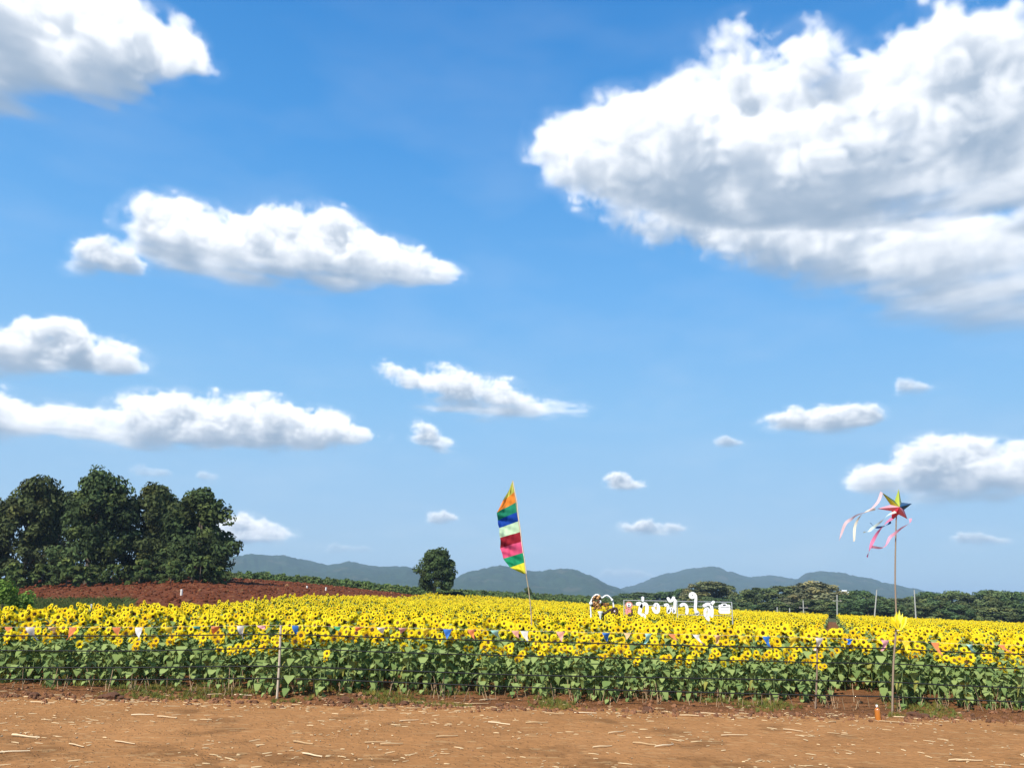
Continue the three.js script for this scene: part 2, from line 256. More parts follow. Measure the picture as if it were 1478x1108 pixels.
// ───────────────────────── hills ─────────────────────────
{
  const tex = sRGB(grain(512, (u, v, o) => { const n = pn(u, v, 8, 6, 6), m = pn(u, v, 64, 16, 4), bare = sstep(0.6, 0.72, pn(u, v, 4, 26, 5)), k = lerp(0.45, 1.5, m) * lerp(0.7, 1.3, n); o[0] = toS(lerp(0.034 * k, 0.10, bare * 0.5)); o[1] = toS(lerp(0.058 * k, 0.095, bare * 0.5)); o[2] = toS(lerp(0.026 * k, 0.06, bare * 0.5)); }));
  const m = soil({ map: tex });
  const hill = (ridge, d, depth, seed) => {
    const p = [], uv = [], ix = [], n = 220, rows = 46, c = ridge.map(([x, y]) => [x, y]);
    for (let j = 0; j <= rows; j++) for (let i = 0; i <= n; i++) {
      const px = lerp(c[0][0], c[c.length - 1][0], i / n); let k = 0; while (k < c.length - 2 && px > c[k + 1][0]) k++;
      let t = clamp((px - c[k][0]) / (c[k + 1][0] - c[k][0]), 0, 1); t = lerp(t, t * t * (3 - 2 * t), 0.6);
      const top = at(px, lerp(c[k][1], c[k + 1][1], t), d), v = j / rows, dd = d - depth * (1 - v * 1.5), x = top.x * (0.25 + 0.75 * dd / d);
      const prof = v < 0.667 ? Math.pow(Math.sin(v / 0.667 * Math.PI / 2), 1.25) : Math.cos((v - 0.667) / 0.333 * Math.PI / 2);
      const h = Math.max(top.y + 4, 2), gul = (fbm(x * 0.006, dd * 0.0025, seed, 4) - 0.5) * 0.5 * h * Math.sin(Math.PI * clamp(v / 0.667, 0, 1)), rough = h * 0.05 * (fbm(x * 0.03, dd * 0.03, seed + 4, 4) - 0.5) + 7 * (vn(x * 0.09, dd * 0.09, seed) - 0.5);
      p.push(x, -4 + Math.max(0, h * prof + gul + rough * Math.min(1, prof * 3)), -dd); uv.push(x / 300, dd / 300);
    }
    for (let j = 0; j < rows; j++) for (let i = 0; i < n; i++) { const a = j * (n + 1) + i, b = a + n + 1; ix.push(a, a + 1, b, a + 1, b + 1, b); }
    structure(new THREE.Mesh(tri(p, ix, null, uv), m), 'hill');
  };
  hill([[120, 850], [200, 822], [260, 806], [330, 805], [370, 801], [400, 806], [440, 811], [480, 816], [505, 811], [530, 816], [560, 821], [600, 822], [640, 836], [680, 850], [720, 858]], 2600, 900, 1);
  hill([[590, 858], [650, 839], [680, 827], [720, 819], [750, 822], [775, 826], [800, 822], [825, 821], [850, 830], [880, 845], [910, 856], [940, 862]], 2500, 800, 2);
  hill([[830, 864], [880, 855], [910, 846], [960, 828], [1000, 821], [1025, 820], [1050, 827], [1080, 833], [1110, 831], [1140, 837], [1170, 842], [1220, 852], [1280, 868]], 3300, 900, 3);
  hill([[1100, 868], [1140, 845], [1165, 828], [1185, 825], [1205, 828], [1240, 835], [1280, 845], [1310, 850], [1340, 857], [1400, 867], [1440, 874]], 2900, 900, 4);
}
console.log('land done');

// ───────────────────────── trees ─────────────────────────
const leafMats = {
  dark: sheet(1, 1, 1, 0.25, { vertexColors: true }), mid: sheet(1, 1, 1, 0.3, { vertexColors: true }),
};
const bark = mat(0.11, 0.085, 0.06, 0.95);
function crownGeometry({ H, W, D = W, low, count, leaf, seed, tint, clumps = 60, shape = 1, twist = 0 }) {
  const r = rng(seed), p = [], c = [], ix = [], q = V(), n = V(), a = V(), b = V();
  const list = [];
  for (let i = 0; i < clumps; i++) {
    const t = Math.pow(r(), 0.85), y = lerp(low, 1, t), wide = Math.pow(Math.sin(Math.PI * clamp(lerp(0.14, 0.97, Math.pow(t, shape)), 0, 1)), 0.62), th = r() * Math.PI * 2, ra = Math.sqrt(lerp(0.18, 1, r())) * wide * lerp(0.72, 1.1, vn(th * 1.3 + seed, y * 4, seed));
    list.push([Math.cos(th) * ra * W / 2, y * H, Math.sin(th) * ra * D / 2, lerp(0.075, 0.155, r()) * Math.sqrt(W * H), lerp(0.55, 1.5, r()), r()]);
  }
  for (let i = 0; i < count; i++) {
    const k = list[Math.floor(r() * list.length)], cu = r() * 2 - 1, th = r() * Math.PI * 2, s = Math.sqrt(1 - cu * cu), rad = k[3] * Math.pow(r(), 0.33);
    n.set(s * Math.cos(th), cu * 0.8, s * Math.sin(th)); q.set(k[0] + n.x * rad, Math.max(leaf, k[1] + n.y * rad), k[2] + n.z * rad);
    n.set(n.x + (r() - 0.5) * 1.6, n.y + 0.35 + (r() - 0.5) * 1.6, n.z + (r() - 0.5) * 1.6).normalize();
    a.set(r() - 0.5, r() - 0.5, r() - 0.5).cross(n).normalize(); b.crossVectors(n, a);
    const l = leaf * lerp(0.6, 1.3, r()), w = l * lerp(0.45, 0.7, r()), o = p.length / 3, v = k[4] * lerp(0.75, 1.25, r()), yl = k[5] > 0.8 ? 1.35 : 1;
    p.push(q.x - a.x * l, q.y - a.y * l, q.z - a.z * l, q.x + b.x * w + n.x * l * 0.2, q.y + b.y * w + n.y * l * 0.2, q.z + b.z * w + n.z * l * 0.2, q.x + a.x * l, q.y + a.y * l - l * 0.25, q.z + a.z * l, q.x - b.x * w + n.x * l * 0.2, q.y - b.y * w + n.y * l * 0.2, q.z - b.z * w + n.z * l * 0.2);
    for (let j = 0; j < 4; j++) c.push(tint[0] * v * yl, tint[1] * v * Math.sqrt(yl), tint[2] * v);
    ix.push(o, o + 1, o + 2, o, o + 2, o + 3);
  }
  let mx = 0, mz = 0, my = 0; for (let i = 0; i < p.length; i += 12) { mx = Math.max(mx, Math.abs(p[i])); my = Math.max(my, p[i + 1]); mz = Math.max(mz, Math.abs(p[i + 2])); }
  const kx = W / 2 / mx, ky = H / my, kz = D / 2 / mz; for (let i = 0; i < p.length; i += 3) { p[i] *= kx; p[i + 1] *= ky; p[i + 2] *= kz; } for (const k of list) { k[0] *= kx; k[1] *= ky; k[2] *= kz; }
  const g = tri(p, ix, c); g.userData.clumps = list; return g;
}
function tree(o) {
  const g = new THREE.Group(), crown = crownGeometry(o), r = rng(o.seed + 99), limbs = [], tr = o.trunk ?? o.H * 0.022;
  limbs.push(tube([[0, -0.15, 0], [0.1 * o.W * (r() - 0.5), o.H * 0.25, 0.05 * o.W], [0.1 * o.W * (r() - 0.5), o.H * 0.55, 0], [0, o.H * 0.86, 0]], tr, tr * 0.25, 10, 7));
  const picks = crown.userData.clumps; for (let i = 0; i < Math.min(14, picks.length); i++) { const k = picks[Math.floor(r() * picks.length)], y0 = Math.min(k[1] * 0.6, o.H * 0.6); limbs.push(tube([[0, y0, 0], [k[0] * 0.45, lerp(y0, k[1], 0.6), k[2] * 0.45], [k[0], k[1], k[2]]], tr * 0.45, tr * 0.1, 5, 5)); }
  part(g, 'trunk', merge(limbs), bark); part(g, 'crown', crown, leafMats[o.leafMat ?? 'dark']);
  return g;
}
// trunks hidden behind undergrowth: the grove on the left
const groveTint = [0.058, 0.086, 0.030];
const grove = [
  [-70, 700, 150, 84, 'tall dark tree at the very end of the grove, beyond the bright green bush'], [30, 684, 132, 84, 'tall dark tree with spiky top twigs behind the bright green bush'], [124, 674, 122, 82, 'tallest, round topped dark tree of the grove'],
  [204, 694, 104, 85, 'dark tree with loose open top between the round topped tree and the end tree'], [276, 703, 116, 83, 'broad dark tree at the end of the grove towards the hills'], [75, 705, 120, 92, 'dark tree filling the grove behind the round topped one'], [238, 716, 110, 92, 'dark tree filling the grove behind the end tree'],
];
grove.forEach(([px, topY, wpx, d, label], i) => {
  const b = spot(px, d), top = at(px, topY, d), H = top.y - b.y, W = wpx / F * d * 1.03;
  const g = tree({ H, W, D: W * 0.9, low: 0.07, count: i > 4 ? 7000 : 12000, leaf: 0.27, seed: 200 + i, tint: groveTint.map((c, k) => c * (k === 0 ? 1 + 0.2 * (i % 2) : 1)), clumps: 110, shape: 0.9 });
  g.position.copy(b); thing(g, 'grove_tree', label, 'tree', 'trees of the grove on the red soil');
});
// low bushes along the foot of the grove
{
  const r = rng(31);
  const g0 = crownGeometry({ H: 1, W: 1.3, low: 0.05, count: 900, leaf: 0.085, seed: 320, tint: [0.085, 0.12, 0.036], clumps: 26 });
  for (const [px, d, h] of [[60, 77, 2.4], [95, 76, 2.9], [125, 77, 2.0], [160, 77, 2.2], [200, 77, 2.6], [245, 77, 2.4], [285, 77, 2.8], [312, 78, 1.8], [20, 76, 2.6]]) {
    const g = new THREE.Group(); part(g, 'crown', g0, leafMats.mid); part(g, 'trunk', tube([[0, -0.1, 0], [0.03, 0.3, 0], [0, 0.7, 0.02]], 0.03, 0.012, 4, 5), bark);
    g.position.copy(spot(px, d)); g.scale.set(h, h, h); g.rotation.y = r() * 6; thing(g, 'undergrowth_bush', 'leafy bush growing at the shady foot of the dark grove', 'bush', 'bushes under the grove');
  }
}
{ // lone tree on the edge of the red soil
  const d = 104, b = spot(628, d), top = at(626, 789, d);
  const g = tree({ H: top.y - b.y, W: 64 / F * d, low: 0.28, count: 11000, leaf: 0.19, seed: 251, tint: [0.062, 0.092, 0.032], clumps: 80, shape: 0.72, trunk: 0.22 });
  g.position.copy(b); thing(g, 'lone_tree', 'single round dark green tree standing alone at the end of the red soil', 'tree');
  const g2 = new THREE.Group(); part(g2, 'crown', crownGeometry({ H: 1.5, W: 5.4, D: 3, low: 0.05, count: 3000, leaf: 0.16, seed: 255, tint: [0.022, 0.038, 0.018], clumps: 40 }), leafMats.dark); part(g2, 'trunk', tube([[0, -0.1, 0], [0, 0.8, 0]], 0.06, 0.03, 3, 5), bark);  // added near-black foliage standing in for the lone tree's shadow on the ground
  g2.position.copy(spot(655, 106)); thing(g2, 'tree_shadow_bush', 'low dark spreading foliage added as the cast shadow beside the single round tree', 'bush');
}
{ // bright bush near the field's left corner
  const d = 29, b = spot(8, d);
  const g = new THREE.Group(); part(g, 'crown', crownGeometry({ H: 1.95, W: 2.7, low: 0.05, count: 5200, leaf: 0.085, seed: 261, tint: [0.17, 0.27, 0.05], clumps: 50 }), leafMats.mid); part(g, 'trunk', tube([[0, -0.1, 0], [0.04, 0.5, 0], [0, 1.1, 0]], 0.035, 0.015, 4, 5), bark);
  g.position.copy(b); thing(g, 'bright_bush', 'bright yellow green bush at the corner of the sunflower field', 'bush');
}
// the wood beyond the field on the right: every crown a tree
{
  const kinds = [];
  for (let k = 0; k < 6; k++) { const H = 6.5, W = [7, 6, 8, 6.5, 7.5, 5.5][k]; kinds.push(tree({ H, W, low: 0.05, count: 4200, leaf: 0.24, seed: 300 + k, tint: [[0.112, 0.150, 0.055], [0.150, 0.166, 0.072], [0.086, 0.140, 0.052], [0.128, 0.158, 0.060], [0.165, 0.168, 0.082], [0.094, 0.138, 0.050]][k], clumps: 46, shape: 0.8 })); }
  const list = [[1003, 843, 19, 200, 4], [1026, 837, 34, 195, 1], [1052, 843, 20, 205, 3], [985, 850, 22, 240, 2], [960, 853, 26, 240, 2], [930, 853, 26, 245, 5], [905, 857, 18, 250, 2], [1075, 858, 26, 200, 3], [1100, 849, 32, 190, 0], [1126, 845, 30, 195, 3], [1150, 845, 28, 200, 1], [1176, 837, 38, 185, 4], [1200, 843, 30, 190, 4], [1225, 858, 24, 180, 5], [1246, 852, 26, 190, 2], [1270, 861, 26, 180, 0], [1300, 862, 28, 185, 3], [1325, 859, 24, 190, 0], [1345, 853, 28, 190, 2], [1376, 853, 30, 185, 0], [1400, 857, 26, 180, 3], [1425, 849, 26, 190, 5], [1442, 852, 26, 185, 0], [1464, 853, 26, 180, 2], [1490, 855, 30, 185, 3], [1522, 852, 30, 185, 0],
    [1068, 866, 22, 165, 5], [1092, 868, 22, 160, 2], [1118, 868, 24, 160, 0], [1143, 868, 22, 160, 5], [1168, 868, 26, 158, 3], [1195, 868, 26, 160, 0], [1222, 870, 24, 155, 2], [1250, 868, 26, 155, 2], [1278, 872, 24, 155, 5], [1306, 873, 24, 155, 3], [1332, 872, 24, 155, 0], [1358, 871, 26, 155, 5], [1385, 870, 26, 152, 2], [1412, 872, 26, 152, 0], [1440, 870, 26, 150, 3], [1468, 871, 26, 150, 5], [1496, 872, 26, 150, 2], [762, 846, 7, 170, 5], [1040, 862, 24, 180, 2], [1015, 860, 22, 185, 0], [990, 862, 22, 200, 5]];
  const r = rng(8), words = ['dark green', 'olive green', 'deep green', 'dull green', 'greyish green', 'dark'];
  list.forEach(([px, topY, half, d, k], i) => {
    const g = kinds[k].clone();
    const b = spot(px, d), h = at(px, topY + (d < 170 ? (r() - 0.6) * 13 : (r() - 0.5) * 3), d).y - b.y, w = 2 * half / F * d * lerp(0.85, 1.2, r());
    g.position.copy(b); const W = [7, 6, 8, 6.5, 7.5, 5.5][k]; g.scale.set(w / W * 1.25, h / 6.5, w / W * 1.25); g.rotation.y = r() * 6;
    const front = d < 170,  lone = px === 762;
    thing(g, 'wood_tree', lone ? 'small distant round tree beside the flag pole beyond the field' : front ? words[k] + ' low tree in the front row of the wood beyond the field' : (topY < 847 ? 'tall ' : '') + words[k] + ' tree at the back of the wood beyond the field', 'tree', lone ? undefined : 'trees of the wood beyond the field');
  });
}
// far green crop: one mass of shrubs
{
  const r = rng(12), g = paint(crownGeometry({ H: 1.25, W: 2.6, D: 2.0, low: 0.05, count: 130, leaf: 0.2, seed: 400, tint: [0.06, 0.10, 0.03], clumps: 14 }), 1, 1, 1), N = 3600, im = new THREE.InstancedMesh(g, leafMats.mid, N), c = new THREE.Color();
  for (let i = 0; i < N; i++) {
    const d = lerp(126, 300, Math.pow(r(), 1.2)), u = lerp(-0.41, 0.3, r()), x = u * d;
    const s = lerp(0.7, 1.25, r()); im.setMatrixAt(i, M4(x, land(x, -d) - 0.1, -d, 0, r() * 6, 0, [s, s * lerp(0.8, 1.2, r()), s]));
    const v = lerp(0.7, 1.3, r()); c.setRGB(0.118 * v * lerp(0.9, 1.2, r()), 0.172 * v, 0.050 * v); im.setColorAt(i, c);
  }
  stuff(im, 'far_crop', 'low green crop in a band behind the red soil and flowers', 'crop');
}
console.log('trees done');

// ───────────────────────── sunflowers ─────────────────────────
const leafTone = [sheet(0.225, 0.300, 0.090, 0.25), sheet(0.300, 0.380, 0.125, 0.28), sheet(0.165, 0.240, 0.075, 0.25), sheet(0.38, 0.37, 0.085, 0.3)];
const leafRGB = [[0.225, 0.300, 0.090], [0.300, 0.380, 0.125], [0.165, 0.240, 0.075], [0.38, 0.37, 0.085]];
const stemMat = mat(0.15, 0.21, 0.07, 0.8), petalMat = [sheet(0.88, 0.66, 0.012, 0.3), sheet(0.85, 0.57, 0.010, 0.3), sheet(0.90, 0.72, 0.022, 0.3)], discMat = [mat(0.085, 0.034, 0.010, 0.95), mat(0.16, 0.075, 0.014, 0.95)], calyxMat = mat(0.12, 0.19, 0.05, 0.85);
function leafGeometry(droop, fold, wide, fine = true) {   // points along +z from the stem, 1 long
  const S = fine ? [[0, 0.02], [0.16, 0.03], [0.24, 0.62], [0.42, 1], [0.66, 0.78], [0.86, 0.36], [1, 0.0]] : [[0, 0.05], [0.3, 0.9], [0.65, 0.8], [1, 0]], p = [], ix = [];
  S.forEach(([s, w]) => { const y = 0.18 * s - droop * s * s, h = w * wide * 0.5; p.push(-h, y + fold * h, s - droop * s * s * 0.25, 0, y, s - droop * s * s * 0.2, h, y + fold * h * 0.9, s - droop * s * s * 0.25); });
  for (let i = 0; i < S.length - 1; i++) { const a = i * 3; ix.push(a, a + 3, a + 1, a + 1, a + 3, a + 4, a + 1, a + 4, a + 2, a + 2, a + 4, a + 5); }
  return tri(p, ix);
}
const leafShapes = [leafGeometry(0.55, 0.25, 0.8), leafGeometry(0.85, 0.15, 0.86), leafGeometry(0.35, 0.35, 0.74), leafGeometry(1.15, 0.2, 0.7)];
function petalRing(n, r0, r1, wide, seed, layers = 2) {
  const r = rng(seed), p = [], ix = [];
  for (let l = 0; l < layers; l++) for (let i = 0; i < n; i++) {
    const a = (i + l * 0.5 + (r() - 0.5) * 0.5) / n * Math.PI * 2, R1 = r1 * lerp(0.86, 1.1, r()), w = wide * lerp(0.8, 1.2, r()), zt = lerp(-0.015, 0.035, r()) - l * 0.008, zm = 0.012 - l * 0.006, ca = Math.cos(a), sa = Math.sin(a), rm = lerp(r0, R1, 0.45), o = p.length / 3;
    p.push(ca * r0, sa * r0, 0.002 - l * 0.004, ca * rm - sa * w, sa * rm + ca * w, zm, ca * R1, sa * R1, zt, ca * rm + sa * w, sa * rm - ca * w, zm);
    ix.push(o, o + 1, o + 2, o, o + 2, o + 3);
  }
  return tri(p, ix);
}
const rings = [petalRing(15, 0.030, 0.108, 0.020, 1), petalRing(14, 0.032, 0.114, 0.022, 2), petalRing(16, 0.034, 0.102, 0.018, 3)];
const discShapes = [0.037, 0.043, 0.031].map((r) => new THREE.LatheGeometry([[0.0001, 0.010], [r * 0.45, 0.013], [r * 0.8, 0.017], [r, 0.006], [r * 0.98, -0.012]].map(([x, y]) => new THREE.Vector2(x, y)), 12).rotateX(Math.PI / 2));
const calyxShape = new THREE.LatheGeometry([[0.0001, -0.045], [0.02, -0.038], [0.045, -0.012], [0.06, 0.0]].map(([x, y]) => new THREE.Vector2(x, y)), 9).rotateX(Math.PI / 2);
// one recipe for a plant: stem line, leaves, head
function recipe(seed) {
  const r = rng(seed), H = lerp(0.90, 1.04, r()), lx = (r() - 0.5) * 0.12, lz = (r() - 0.3) * 0.1;
  const line = [[0, -0.06, 0], [lx * 0.2, H * 0.4, lz * 0.2], [lx * 0.7, H * 0.8, lz * 0.7], [lx, H * 0.96, lz], [lx * 1.05, H - 0.005, lz + 0.045]], c = curve(line), leaves = [];
  const n = 19 + Math.floor(r() * 4); let yaw = r() * 6;
  for (let i = 0; i < n; i++) { const t = lerp(0.09, 0.88, (i + r() * 0.5) / n), o = c.getPoint(t); yaw += 2.4 + (r() - 0.5) * 0.7; leaves.push({ o, yaw, pitch: lerp(0.35, -0.35, t) * r() + 0.05, len: lerp(0.125, 0.235, r()) * (0.5 + 0.9 * Math.sin(Math.PI * lerp(0.24, 0.97, t))) * 0.80, shape: t < 0.4 ? [0, 1, 3][Math.floor(r() * 3)] : [0, 2, 1][Math.floor(r() * 3)], tone: r() < 0.08 && t < 0.4 ? 3 : Math.floor(r() * 3) }); }
  const second = seed % 9 < 6 ? { o: c.getPoint(0.8).add(V((r() - 0.5) * 0.2, 0.05 + 0.08 * r(), 0.12)), root: c.getPoint(0.68), yaw: (r() - 0.5) * 1.2, pitch: lerp(-0.2, 0.3, r()), k: Math.floor(r() * 3), disc: r() < 0.6 ? 0 : 1, s: lerp(0.66, 0.9, r()) } : null;
  return { line, leaves, second, head: { o: c.getPoint(1).add(V(0, 0, 0.012)), yaw: (r() - 0.5) * 1.2 - 0.1, pitch: lerp(-0.4, 0.3, r()), k: Math.floor(r() * 3), disc: r() < 0.75 ? 0 : 1, s: lerp(0.76, 1.04, r()) } };
}
const recipes = Array.from({ length: 9 }, (_, i) => recipe(500 + i));
const protos = recipes.map((q, i) => {
  const g = new THREE.Group(); part(g, 'stem', tube(q.line, 0.013, 0.008, 8, 5), stemMat);
  q.leaves.forEach((l) => { const m = part(g, 'leaf', leafShapes[l.shape], leafTone[l.tone]); m.position.copy(l.o); m.rotation.set(l.pitch, l.yaw, 0, 'YXZ'); m.scale.set(l.len, l.len, l.len); });
  for (const e of [q.head, q.second]) if (e) {
    const h = part(g, 'flower_head', calyxShape, calyxMat); h.position.copy(e.o); h.rotation.set(-e.pitch, e.yaw, 0, 'YXZ'); h.scale.setScalar(e.s);
    part(h, 'seed_disc', discShapes[e.k], discMat[e.disc]); part(h, 'petals', rings[e.k], petalMat[(i + e.k) % 3]);
    if (e.root) part(g, 'side_stem', tube([e.root, e.root.clone().lerp(e.o, 0.6).add(V(0, -0.03, 0.02)), e.o.clone().add(V(0, 0, -0.04))], 0.008, 0.006, 4, 4), stemMat);
  }
  return g;
});
const fieldMat = sheet(1, 1, 1, 0.28, { vertexColors: true });
const petalRGB = [[0.88, 0.66, 0.012], [0.85, 0.57, 0.010], [0.90, 0.72, 0.022]], discRGB = [[0.085, 0.034, 0.010], [0.16, 0.075, 0.014]];
function merged(q, i, level) {
  const list = [];
  list.push(paint(tube(q.line, 0.013, 0.008, level ? 3 : 6, level ? 3 : 4), 0.15, 0.21, 0.07));
  const low = leafGeometry(0.6, 0.2, 0.8, false);
  q.leaves.forEach((l, k) => { if (level === 2 && k % 3) return; list.push(paint(move(level ? low : leafShapes[l.shape], M4(...l.o.toArray(), l.pitch, l.yaw, 0, l.len * (level === 2 ? 1.4 : 1))), ...leafRGB[l.tone])); });
  for (const e of [q.head, q.second]) if (e) {
    const em = M4(...e.o.toArray(), -e.pitch, e.yaw, 0, e.s * (level ? 1.06 : 1)), ring = level === 2 ? petalRing(9, 0.030, 0.106, 0.029, i, 1) : level ? petalRing(12, 0.032, 0.106, 0.023, i, 1) : rings[e.k];
    list.push(paint(move(ring, em), ...petalRGB[(i + e.k) % 3]));
    const disc = level ? new THREE.CircleGeometry(0.039, level === 2 ? 6 : 8).translate(0, 0, 0.012) : discShapes[e.k];
    list.push(paint(move(disc, em), ...discRGB[e.disc])); if (level < 2) list.push(paint(move(calyxShape, em), 0.12, 0.19, 0.05));
  }
  return merge(list);
}
{
  const r = rng(900), spots = [];
  const cell = 0.335;
  for (let d = FRONT - 0.6; d < FAR; d += cell * (d > 55 ? 1.2 : 1)) { const step = d > 55 ? 0.39 : cell; for (let x = leftEdge(d); x < 0.74 * d + 1; x += step) { const X = x + (r() - 0.5) * step * 0.95, D = d + (r() - 0.5) * cell * 0.95; if (inField(X, D) && (D > 20 || Math.abs(X / D) < 0.72) && r() > (D < 17 ? 0.10 : 0.03)) spots.push([X, D]); } }
  spots.sort((a, b) => a[1] - b[1]);
  const visible = spots.filter(([x, d]) => Math.abs(x / d) < 0.665), near = new Set(visible.slice(0, 300));
  let count = 0;
  for (const s of near) {
    const k = Math.floor(r() * protos.length), g = protos[k].clone(), sc = lerp(0.64, 1.1, clamp((fbm(s[0] * 1.1 + 70, s[1] * 0.6, 5, 3) - 0.3) * 2.2, 0, 1) * 0.65 + r() * 0.35);
    g.position.set(s[0], land(s[0], -s[1]) + Math.max(0, bank(s[0], s[1])), -s[1]); g.scale.set(sc, sc * lerp(0.94, 1.06, r()), sc); g.rotation.y = (r() - 0.5) * 0.7;
    thing(g, 'sunflower', recipes[k].second ? 'branching sunflower with two yellow heads in the front rows behind the fence' : 'unbranched sunflower with one yellow head in the front rows behind the fence', 'sunflower', recipes[k].second ? 'two headed sunflowers in the front rows' : 'single headed sunflowers in the front rows'); count++;
  }
  const rest = spots.filter((s) => !near.has(s)), field = new THREE.Group(), buckets = [[], [], []].map(() => recipes.map(() => []));
  for (const s of rest) buckets[s[1] < 30 ? 0 : s[1] < 58 ? 1 : 2][Math.floor(r() * recipes.length)].push(s);
  buckets.forEach((lv, level) => lv.forEach((list, i) => {
    if (!list.length) return;
    const im = new THREE.InstancedMesh(merged(recipes[i], i, level), fieldMat, list.length); im.name = 'sunflower_rows';
    list.forEach(([x, d], n) => { const sc = lerp(0.8, 1.12, Math.pow(r(), 0.75)) * lerp(1, 0.9, clamp((d - 16) / 9, 0, 1)); im.setMatrixAt(n, M4(x, land(x, -d) + (d < 17.4 ? Math.max(0, bank(x, d)) : 0.02), -d, 0, (r() - 0.5) * 0.9, 0, [sc, sc * lerp(0.93, 1.07, r()), sc])); });
    im.userData.kind = 'stuff'; field.add(im);
  }));
  stuff(field, 'sunflower_field', 'dense field of yellow sunflowers reaching back to the wood', 'sunflowers');
  console.log('sunflowers', count, rest.length);
}

// ───────────────────────── fence ─────────────────────────
const FD = 14.05;                                   // the line of the fence, from the photograph's post feet
const wood = mat(0.52, 0.43, 0.33, 0.9), woodDark = mat(0.22, 0.15, 0.10, 0.9), wireMat = mat(0.012, 0.013, 0.010, 0.7), string = mat(0.75, 0.62, 0.45, 0.8);
const floorAt = (x, d) => land(x, -d) + Math.max(-0.01, d > 13.1 ? 0.015 + bank(x, d) : 0);
{
  const fence = new THREE.Group(), pole = (px, py, qx, qy, r0, r1, m0 = wood) => { const a = at(px, py, FD), b = at(qx, qy, FD); a.y = floorAt(a.x, FD) - 0.15; const m = a.clone().lerp(b, 0.5).add(V(0.012, 0, 0.004)); part(fence, 'post', tube([a, m, b], r0, r1, 8, 7), m0); };
  pole(399, 1015, 405, 902, 0.022, 0.019); pole(-330, 1005, -326, 895, 0.022, 0.019); pole(1176, 1030, 1180, 918, 0.016, 0.013, woodDark); pole(1840, 1055, 1838, 940, 0.022, 0.019);
  const lines = [[[-330, 914], [0, 917], [200, 917.5], [403, 915.5], [560, 920], [740, 925], [940, 930], [1110, 934], [1178, 934], [1290, 936], [1380, 941], [1478, 944], [1838, 954]],
    [[-330, 936], [0, 938.5], [200, 939], [403, 935.5], [560, 941], [740, 946], [940, 950.5], [1110, 954], [1178, 956], [1290, 958], [1380, 962], [1478, 965], [1838, 975]],
    [[-330, 960], [0, 963], [200, 963], [403, 961.5], [560, 967], [740, 973.5], [940, 977.5], [1110, 980.5], [1178, 982], [1290, 984.5], [1380, 989], [1478, 992.5], [1838, 1003]],
    [[-330, 978], [0, 980], [200, 980.5], [403, 979], [560, 984], [740, 991], [940, 997], [1110, 1001.5], [1178, 1003], [1290, 1005.5], [1380, 1009], [1478, 1013], [1838, 1024]]];
  lines.forEach((l, k) => part(fence, 'wire', tube(l.map(([x, y]) => at(x, y, FD - 0.032)), 0.0108 - (k === 1 ? 0.001 : 0), undefined, 90, 5), wireMat));
  thing(fence, 'wire_fence', 'fence of four dark strands on thin pale posts along the field edge', 'fence');
}
